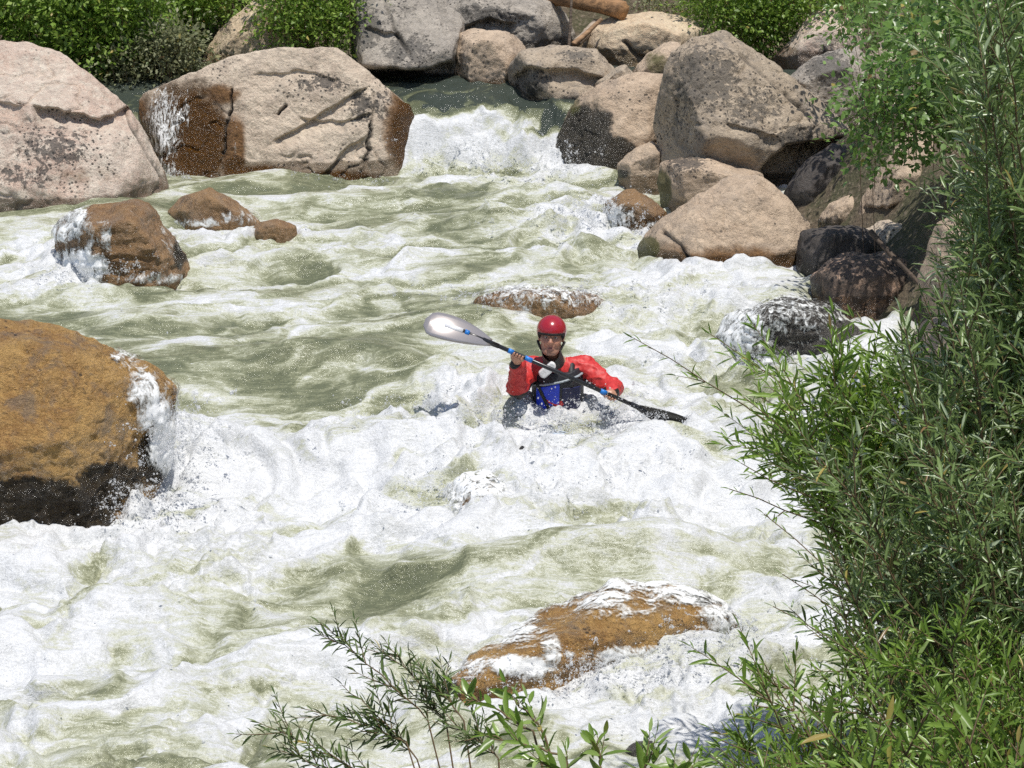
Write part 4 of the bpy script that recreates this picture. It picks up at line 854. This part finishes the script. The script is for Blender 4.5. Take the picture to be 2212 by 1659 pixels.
# ------------------------------------------------------------------ vegetation
def leaf_mat(name, a, b_, pale, rough=0.38, trans=0.35, tcol=None):
    n = N(name); t = n.attr('tint')
    oi = n.node('ShaderNodeObjectInfo').outputs['Random']
    q = n.math('FRACT', n.math('ADD', t, oi))
    c = n.mix(n.ramp(q, .0, .7, False), a, b_); c = n.mix(n.math('MULTIPLY', n.ramp(q, .72, .98), .8), c, pale)  # random pale leaves: silvery undersides, and highlights put into the colour
    c = n.mix(n.ramp(q, .035, .02), c, (.42, .33, .09)); c = n.mix(n.ramp(q, .012, .004), c, (.22, .13, .06))
    n.fin(Base_Color=c, Roughness=rough)
    tr = n.node('ShaderNodeBsdfTranslucent', ins={'Color': tcol or tuple(min(1, x * 1.6) for x in b_)}); mx = n.node('ShaderNodeMixShader', ins={0: trans})
    n.t.links.new(n.b.outputs[0], mx.inputs[1]); n.t.links.new(tr.outputs[0], mx.inputs[2]); n.t.links.new(mx.outputs[0], n.out.inputs[0])
    return n.m
LM = {
 'sage': leaf_mat('willow_leaf_sage', (.110, .165, .052), (.190, .270, .088), (.50, .58, .40), .30, .24),
 'green': leaf_mat('willow_leaf_green', (.105, .185, .030), (.195, .305, .050), (.40, .52, .20), .30, .32),
 'dark': leaf_mat('willow_leaf_dark', (.070, .112, .034), (.125, .185, .056), (.26, .33, .14), .34, .25),
 'bush': leaf_mat('bush_leaf', (.105, .180, .028), (.200, .310, .048), (.34, .44, .11), .45, .34),
 'bushdull': leaf_mat('bush_leaf_dull', (.150, .170, .085), (.220, .235, .120), (.33, .33, .21), .6, .3),
 'ovate': leaf_mat('shrub_leaf', (.070, .140, .028), (.135, .230, .050), (.28, .40, .14), .34, .28)}
BARK = plain('willow_bark', (.16, .105, .065), .8); BARKR = plain('red_twig', (.17, .115, .06), .7)
def leaf_shape(kind):
    if kind == 'far': t = [0, .45, 1]; w = [0, .5, 0]
    elif kind == 'ovate': t = [0, .2, .5, .8, 1]; w = [0, .42, .5, .26, 0]
    else: t = [0, .2, .5, .8, 1]; w = [0, .38, .5, .30, 0]
    V = [(0, 0, 0)]; Fq = []
    for k in range(1, len(t) - 1):
        dz = -.10 * t[k] ** 2; V += [(-w[k], t[k], dz + .10 * w[k]), (0, t[k], dz - .05 * w[k]), (w[k], t[k], dz + .10 * w[k])]
    V.append((0, 1, -.14)); m = len(t) - 2; L = len(V) - 1
    T = [(0, 2, 1), (0, 3, 2)]
    for k in range(m - 1):
        a = 1 + 3 * k; b_ = a + 3
        for s in (0, 1): T += [(a + s, a + s + 1, b_ + s + 1), (a + s, b_ + s + 1, b_ + s)]
    a = 1 + 3 * (m - 1); T += [(a, a + 1, L), (a + 1, a + 2, L)]
    return np.array(V, float), np.array(T)
SHAPES = {k: leaf_shape(k) for k in ('far', 'ovate', 'willow')}
def nrmz(a): return a / np.maximum(np.linalg.norm(a, axis=-1, keepdims=True), 1e-9)
class Plant:
    def __init__(s, seed): s.r = np.random.RandomState(seed); s.tubes = []; s.bid = 0; s.lp = []; s.ld = []; s.ll = []
    def tube(s, pts, r0, r1): s.tubes.append((np.array(pts), r0, r1, s.bid))
    def leaf(s, p, d, l): s.lp.append(p); s.ld.append(d); s.ll.append(l)
    def curve(s, a, c, b_, n): 
        t = np.linspace(0, 1, n)[:, None]; return (1 - t) ** 2 * a + 2 * t * (1 - t) * c + t * t * b_
    def leafy(s, pts, L, gap, skip=0.0, ang=.75, taper=.5):
        seg = np.linalg.norm(np.diff(pts, axis=0), axis=1); cum = np.concatenate([[0], np.cumsum(seg)]); tot = cum[-1]
        d0 = np.arange(skip * tot, tot, gap) ; d0 = d0 + s.r.uniform(-.3, .3, len(d0)) * gap; ph = s.r.uniform(0, 6)
        for i, d in enumerate(np.clip(d0, 0, tot - 1e-4)):
            k = min(np.searchsorted(cum, d, 'right') - 1, len(seg) - 1); f = (d - cum[k]) / seg[k]; p = pts[k] * (1 - f) + pts[k + 1] * f; tg = nrmz(pts[k + 1] - pts[k])
            ph += 2.4 + s.r.uniform(-.3, .3); e = nrmz(np.cross(tg, [.3, .2, .93])); e2 = np.cross(tg, e); sd = e * math.cos(ph) + e2 * math.sin(ph)
            a = ang * s.r.uniform(.6, 1.4); dd = tg * math.cos(a) + sd * math.sin(a) + np.array([0, 0, .10 * s.r.normal()])
            s.leaf(p, nrmz(dd), L * s.r.uniform(.42, 1.32) * (1 - (1 - taper) * (d / tot) ** 2))
        s.leaf(pts[-1], nrmz(pts[-1] - pts[-2]), L * .6)
    def shoot(s, root, tip, L, gap, twigs, tl, r0=.012, bend=.5, skip=.45, up=.35):
        c = root * (1 - bend) + tip * bend + np.array([0, 0, up * np.linalg.norm(tip - root)]) ; n = 14
        pts = s.curve(root, c, tip, n); pts[1:-1] += s.r.normal(size=(n - 2, 3)) * .010; s.bid += 1
        s.tube(pts, r0, .0022); s.leafy(pts[int(n * skip):], L, gap)
        for k in range(twigs):
            i = s.r.randint(int(n * skip * .8), n - 1); tg = nrmz(pts[i + 1] - pts[i]); sd = s.r.normal(size=3); sd -= tg * (sd @ tg); sd = nrmz(sd)
            d = nrmz(tg * .75 + sd * .65 + np.array([0, 0, .15])); l = tl * s.r.uniform(.5, 1.25)
            q = s.curve(pts[i], pts[i] + d * l * .5, pts[i] + d * l + np.array([0, 0, -.06 * l]), 6); s.tube(q, .0035, .0012); s.leafy(q, L * .95, gap, .08)
    def build(s, name, label, category, base, lmat, bmat, shape, wr, nobj=0, group=None, branches=True):
        base = np.array(base, float); o = thing(name, label, category, base, group)
        # wood: each branch with its twigs is a part; bushes too far to pick apart keep one joined part
        groups = {}
        for pts, r0, r1, bid in s.tubes: groups.setdefault(bid, []).append((pts, r0, r1))
        for bid, tubes in groups.items():
            V = []; Fq = []; off = 0
            for pts, r0, r1 in tubes:
                n = len(pts); tg = nrmz(np.gradient(pts, axis=0)); e = nrmz(np.cross(tg, np.array([.31, .77, .55]))); e2 = np.cross(tg, e); rr = np.linspace(r0, r1, n)[:, None]
                ring = np.stack([pts + (e * math.cos(a) + e2 * math.sin(a)) * rr for a in (0, 1.571, 3.142, 4.712)], 1); V.append(ring.reshape(-1, 3))
                for i in range(n - 1):
                    for m in range(4): Fq.append((off + i * 4 + m, off + i * 4 + (m + 1) % 4, off + i * 4 + 4 + (m + 1) % 4, off + i * 4 + 4 + m))
                off += n * 4
            wo = link('branch' if s.bid else 'stems', mesh_from('branch', np.concatenate(V) - base, np.array(Fq), bmat), o)
            if not s.bid: wo['kind'] = 'stuff'
        p = np.array(s.lp); d = np.array(s.ld); l = np.array(s.ll); n = len(p)
        up = np.array([0, 0, 1.0]) + s.r.normal(size=(n, 3)) * .55; x = nrmz(np.cross(d, up)); z = np.cross(x, d)
        w = l * wr * s.r.uniform(.8, 1.2, n)
        px, py = proj(p); dep = (p - np.array([0, 0, CAMZ])) @ F
        vis = (px > -10) & (px < PW + 10) & (py > -10) & (py < PH + 10)
        sel = np.zeros(n, bool)
        if nobj:
            score = np.where(vis, l / dep * np.linalg.norm(np.cross(d, F), axis=1), -1); sel[np.argsort(-score)[:nobj]] = True; sel &= vis
        SV, ST = SHAPES[shape]
        def mk(k):
            return (p[k, None] + x[k, None] * (SV[None, :, 0:1] * w[k, None, None]) + d[k, None] * (SV[None, :, 1:2] * l[k, None, None]) + z[k, None] * (SV[None, :, 2:3] * l[k, None, None]))
        k = np.where(~sel)[0]
        vv = mk(k).reshape(-1, 3) - base; ff = (ST[None] + (np.arange(len(k)) * len(SV))[:, None, None]).reshape(-1, 3)
        fo = link('foliage', mesh_from('foliage', vv, ff, lmat, attrs={'tint': np.repeat(s.r.uniform(size=len(k)), len(SV))}), o); fo['kind'] = 'stuff'
        if sel.any():
            lm = mesh_from('leaf', SV, ST, lmat)
            for i in np.where(sel)[0]:
                lo = bpy.data.objects.new('leaf', lm); COL.objects.link(lo); lo.parent = o
                M = Matrix.Identity(4)
                for c in range(3): M[c][0] = x[i][c] * w[i]; M[c][1] = d[i][c] * l[i]; M[c][2] = z[i][c] * l[i]; M[c][3] = p[i][c] - base[c]
                lo.matrix_local = M
        return o
def inpoly(x, y, poly):
    c = False; n = len(poly)
    for i in range(n):
        (x1, y1), (x2, y2) = poly[i], poly[i - 1]
        if (y1 > y) != (y2 > y) and x < (x2 - x1) * (y - y1) / (y2 - y1) + x1: c = not c
    return c
def sample(r, poly, n):
    xs = [q[0] for q in poly]; ys = [q[1] for q in poly]; out = []
    while len(out) < n:
        a, b_ = r.uniform(min(xs), max(xs)), r.uniform(min(ys), max(ys))
        if inpoly(a, b_, poly): out.append((a, b_))
    return out
def gz(x, y): return float(terrain_z(np.array([x]), np.array([y]))[0])
def willow(label, root, poly, Yr, n, L, gap, twigs, tl, mat, wr=.13, seed=0, nobj=90, name='willow_shrub', shape='willow', extra=(), up=.22, bark=BARKR, lean=0.35, r0=.014):
    pl = Plant(seed); r = pl.r; rx, ry = root; rz = gz(rx, ry) - .05
    for (a, b_) in sample(r, poly, n):
        tip = P(a, b_, r.uniform(*Yr)); rt = np.array([rx + r.normal() * .25, ry + r.normal() * .25, rz]); rt = rt + (tip - rt) * np.array([lean, lean, 0])
        rt[2] = gz(rt[0], rt[1]) - .05
        pl.shoot(rt, tip, L, gap, twigs, tl, up=up * r.uniform(.4, 1.2), r0=r0)
    for (a, b_, Y, tw) in extra:
        tip = P(a, b_, Y); rt = np.array([rx + r.normal() * .15, ry + r.normal() * .15, rz]); pl.shoot(rt, tip, L * .75, gap * 1.7, tw, tl * .45, up=.12, skip=.35, r0=.010)
    return pl.build(name, label, 'shrub', (rx, ry, rz), LM[mat], bark, shape, wr, nobj, 'willow shrubs on the near bank')
willow('tall silvery willow filling the upper right corner', (3.0, 10.4), [(2080, 60), (2130, -40), (2300, -60), (2300, 560), (2090, 560), (2080, 330)], (9.3, 10.9), 44, .125, .018, 9, .36, 'sage', .155, 201, 110)
willow('grey green willow at mid height on the right edge', (2.8, 9.7), [(2000, 620), (2100, 520), (2300, 480), (2300, 960), (1900, 960), (1880, 800)], (8.7, 10.2), 46, .118, .018, 9, .34, 'sage', .150, 202, 110)
willow('bright green willow branch reaching over the white water', (2.9, 11.2), [(1600, 860), (1680, 760), (1880, 700), (2000, 720), (2000, 1000), (1680, 980)], (10.2, 11.2), 40, .135, .021, 7, .36, 'green', .165, 203, 130,
       extra=[(1368, 730, 10.6, 5), (1535, 722, 10.7, 6), (1600, 1000, 10.2, 5), (1575, 1056, 10.1, 3), (1630, 850, 10.5, 6)])
willow('dense willow with thin leaves below the overhanging branch', (2.6, 9.0), [(1640, 1010), (1880, 920), (2300, 900), (2300, 1340), (1800, 1360), (1690, 1210)], (8.0, 9.6), 68, .100, .016, 9, .30, 'sage', .145, 204, 110, extra=[(1650, 1110, 9.2, 5), (1690, 1240, 9.0, 5), (1670, 1310, 8.8, 3)])
willow('leafy willow filling the lower right corner', (2.3, 7.9), [(1660, 1400), (1850, 1310), (2300, 1300), (2300, 1720), (1500, 1720), (1580, 1560)], (7.1, 8.4), 62, .092, .016, 9, .27, 'green', .165, 205, 110, extra=[(1600, 1470, 8.0, 4), (1640, 1440, 8.1, 4), (1560, 1600, 7.6, 4)], up=.15)
willow('broad leaved willow sprigs along the bottom right edge', (1.5, 6.6), [(1560, 1650), (1800, 1600), (2250, 1560), (2250, 1760), (1500, 1760)], (6.2, 7.0), 20, .10, .026, 5, .22, 'green', .22, 206, 90, up=.1)
def shoots(label, root, stems, L, gap, mat, wr, seed, nobj, tl, twigs, shape='willow', r0=.008, ang=.7):
    pl = Plant(seed); R0 = np.array(root)
    for (mx, my, tx, ty, Y) in stems:
        tip = P(tx, ty, Y); md = P(mx, my, Y - .05); pts = np.concatenate([pl.curve(R0, (R0 + md) / 2 + [0, 0, .05], md, 6)[:-1], pl.curve(md, (md + tip) / 2 + [0, 0, .02], tip, 10)])
        pts[1:-1] += pl.r.normal(size=(len(pts) - 2, 3)) * .004
        pl.bid += 1; pl.tube(pts, r0, .0014); pl.leafy(pts[6:], L, gap, 0, ang)
        for k in range(twigs):
            i = pl.r.randint(5, len(pts) - 2); tg = nrmz(pts[i + 1] - pts[i]); sd = pl.r.normal(size=3) * np.array([1, .5, .8]); sd -= tg * (sd @ tg); d = nrmz(tg * .8 + nrmz(sd) * .5); l = tl * pl.r.uniform(.5, 1.2)
            q = pl.curve(pts[i], pts[i] + d * l * .5, pts[i] + d * l + [0, 0, .02], 6); pl.tube(q, .0025, .001); pl.leafy(q, L * .9, gap, .05, ang)
    return pl.build('willow_sprig', label, 'shrub', R0, LM[mat], BARKR, shape, wr, nobj, 'willow shrubs on the near bank')
rt = P(1120, 1790, 7.6); rt[2] = gz(rt[0], rt[1])
shoots('dark narrow leaved willow sprig rising from the bottom edge', rt, [(930, 1560, 690, 1345, 7.9), (960, 1560, 835, 1388, 7.95), (880, 1600, 650, 1530, 7.8), (800, 1680, 556, 1560, 7.7), (1000, 1560, 940, 1480, 7.9), (900, 1640, 740, 1480, 7.8), (1080, 1640, 960, 1560, 7.7), (760, 1700, 600, 1620, 7.6)], .074, .012, 'dark', .145, 301, 270, .15, 8, r0=.005, ang=.8)
rt = P(1330, 1800, 7.0); rt[2] = gz(rt[0], rt[1])
shoots('broad leaved sprig with upright glossy leaves at bottom centre', rt, [(1150, 1580, 1005, 1500, 7.2), (1180, 1590, 1100, 1500, 7.25), (1230, 1640, 1050, 1590, 7.1), (1300, 1680, 1290, 1590, 7.1), (1380, 1690, 1420, 1615, 7.1), (1250, 1690, 1130, 1640, 7.0), (1450, 1720, 1510, 1640, 7.0)], .095, .021, 'green', .27, 302, 160, .10, 3, r0=.007, ang=.9)

def bush(label, poly, Yr, nclump, per, L, mat, seed, spread=.16, shape='far', wr=.55, group='bushes on the far bank', root=None, twist=1.0, nobj=0, name='leafy_bush'):
    pl = Plant(seed); r = pl.r
    cs = np.array([P(a, b_, r.uniform(*Yr)) for a, b_ in sample(r, poly, nclump)])
    if root is None: rx, ry = cs[:, 0].mean(), cs[:, 1].mean() + .1
    else: rx, ry = root
    rz = gz(rx, ry) - .05
    for c in cs:
        rt = np.array([rx + (c[0] - rx) * .85, ry + (c[1] - ry) * .85, 0]); rt[2] = min(gz(rt[0], rt[1]) - .05, c[2] - .1)
        if r.uniform() > .03: rt = c + (rt - c) * min(1, .18 / np.linalg.norm(rt - c))
        pl.tube(pl.curve(rt, (rt + c) / 2 + [0, 0, .04], c, 7), .004, .002)
        m = int(per * r.uniform(.6, 1.4)); q = r.normal(size=(m, 3)) * np.array([1, .9, .8]) * spread * r.uniform(.7, 1.3); dd = nrmz(nrmz(q) * .8 + r.normal(size=(m, 3)) * .5 + np.array([0, -.25, .1]))
        for i in range(m): pl.leaf(c + q[i], dd[i], L * r.uniform(.6, 1.25))
    return pl.build(name, label, 'bush', (rx, ry, rz), LM[mat], BARK, shape, wr, nobj, group)
bush('bright green bush at the far left top corner', [(-160, -80), (150, -80), (160, 60), (150, 125), (60, 95), (-160, 90)], (25.2, 26.6), 140, 85, .075, 'bush', 401, .13)
bush('tall green bush behind the left upper pool', [(120, -80), (330, -80), (340, 60), (320, 165), (230, 170), (150, 120)], (24.95, 26.4), 150, 85, .075, 'bush', 402, .13)
bush('rounded green bush left of the pale tilted slab', [(310, -80), (580, -80), (500, 20), (450, 50), (430, 90), (320, 100)], (26.2, 27.8), 120, 80, .07, 'bush', 403, .13)
bush('dull grey green bush at the edge of the upper pool', [(300, 80), (420, 70), (440, 150), (420, 172), (240, 172), (220, 150)], (24.85, 25.5), 100, 60, .06, 'bushdull', 404, .12)
bush('fresh green bush between two pale boulders at top', [(580, -60), (780, -60), (770, 80), (740, 92), (620, 92), (580, 60)], (25.0, 26.0), 120, 70, .06, 'bush', 405)
bush('dark green bush behind the tallest right boulder', [(1510, -60), (1640, -60), (1660, 90), (1620, 100), (1560, 60), (1500, 30)], (26.4, 27.6), 100, 70, .06, 'bush', 406)
bush('drooping green bush left of the pink tan boulder', [(1640, -60), (1900, -60), (1860, 20), (1740, 30), (1680, 100), (1640, 110)], (26.3, 27.6), 120, 70, .06, 'bush', 407)
bush('grey green sprigs above the orange tan boulder', [(1340, -50), (1540, -50), (1530, 20), (1470, 24), (1380, 16), (1340, 10)], (27.0, 28.0), 30, 50, .055, 'bushdull', 408)
bush('round leaved shrub spilling between the right boulders', [(1845, 215), (1870, 160), (1960, 130), (2010, 80), (2120, 50), (2200, 100), (2200, 330), (2010, 280), (1920, 350), (1870, 395), (1850, 330)], (18.6, 19.6), 150, 34, .065, 'ovate', 409, .14, 'ovate', .55, 'shrubs on the right bank', (3.7, 19.2), nobj=110)
bush('small leaved shrub in front of the pink tan boulder', [(1790, 0), (1880, -20), (1990, 10), (1950, 120), (1850, 70), (1800, 60)], (21.5, 23.0), 40, 34, .065, 'ovate', 410, .13, 'ovate', .5, 'shrubs on the right bank', (4.6, 22.6))
bush('leafy undergrowth in the far upper right corner', [(1950, -70), (2300, -70), (2300, 260), (2000, 160)], (14.5, 16.5), 90, 44, .075, 'ovate', 411, .17, 'ovate', .5, 'shrubs on the right bank', (4.4, 15.8))
# tall trees beyond the frame's top edge keep the far slope closed
for i, (x, y, h) in enumerate([(-7, 31, 4.5), (-2.5, 32, 5), (2.2, 33, 5), (6.5, 31, 4.5), (-12, 30, 5), (11, 29, 5)]):
    pl = Plant(500 + i); r = pl.r; z0 = gz(x, y) - .1
    pl.tube(pl.curve(np.array([x, y, z0]), np.array([x, y, z0 + h * .5]), np.array([x + .2, y, z0 + h * .9]), 10), .11, .03)
    for k in range(70):
        c = np.array([x, y, z0 + h * .6]) + r.normal(size=3) * np.array([1.1, 1.1, h * .2]); pl.tube(pl.curve(np.array([x, y, z0 + h * .35]), (np.array([x, y, z0 + h * .5]) + c) / 2, c, 5), .03, .006)
        for j in range(30): q = r.normal(size=3); pl.leaf(c + q * .25, nrmz(nrmz(q) + r.normal(size=3) * .4), .11 * r.uniform(.7, 1.2))
    pl.build('slope_tree', ['green tree high on the far slope, left of centre', 'green tree on the far slope above the tall grey boulder', 'green tree on the far slope above the log', 'green tree on the far slope above the pink tan boulder', 'leftmost green tree on the far slope', 'rightmost green tree on the far slope'][i], 'tree', (x, y, z0), LM['bush'], BARK, 'far', .55, 0, 'trees on the far slope')

# ------------------------------------------------------------------ driftwood
def log(label, a, b_, r0, r1, seed, col):
    a, b_ = np.array(a), np.array(b_); n, m = 26, 16; t = np.linspace(0, 1, n); ax = nrmz(b_ - a); e = nrmz(np.cross(ax, [0, 0, 1])); e2 = np.cross(ax, e); vs = []
    for i in range(n):
        for k in range(m):
            th = 2 * math.pi * k / m; rr = r0 + (r1 - r0) * t[i]; c0 = a + (b_ - a) * t[i] + e2 * .04 * r0 * 5 * math.sin(t[i] * 5)
            vs.append(c0 + (e * math.cos(th) + e2 * math.sin(th)) * rr)
    vs = np.array(vs); ctr = np.repeat(a + (b_ - a) * t[:, None], m, 0); d = nrmz(vs - ctr)
    vs = vs + d * (r0 * .16 * fbm3(np.stack([vs @ ax * 1.2, vs @ e * 14, vs @ e2 * 14], 1), 3, seed))[:, None]
    fs = [(i * m + k, i * m + (k + 1) % m, (i + 1) * m + (k + 1) % m, (i + 1) * m + k) for i in range(n - 1) for k in range(m)] + [tuple(range(m))[::-1], tuple(range((n - 1) * m, n * m))]
    nn = N('driftwood'); co = nn.coords(); w = nn.noise(nn.coords((3, 18, 18)), 1.0, 5, .6, .3)
    nn.fin(Base_Color=nn.mix(nn.ramp(w, .35, .65), col, tuple(x * .45 for x in col)), Roughness=.8, Normal=nn.bump(w, .8, .02))
    o = link('driftwood_log', mesh_from('driftwood_log', vs - a, fs, nn.m), label=label, category='log'); o.location = a; return o
log('weathered orange driftwood log wedged among boulders at top', P(1110, -40, 27.6), P(1345, 28, 26.4), .12, .10, 3, (.40, .22, .10))
log('short broken orange stick lying on the grey boulder', P(1238, 96, 26.0), P(1300, 42, 26.2), .030, .022, 5, (.42, .25, .13))
log('thin bare upright twig in front of the jagged grey boulder', P(1229, 100, 25.7), P(1236, -20, 25.8), .016, .012, 7, (.20, .15, .11))
log('small pale splintered log end beside the orange boulder', P(1245, 92, 26.3), P(1290, 50, 26.6), .05, .045, 9, (.45, .36, .27))
log('dark slanting branch lying across the lichen blotched rock', P(1880, 500, 18.9), P(2010, 640, 18.3), .022, .018, 11, (.12, .085, .06))
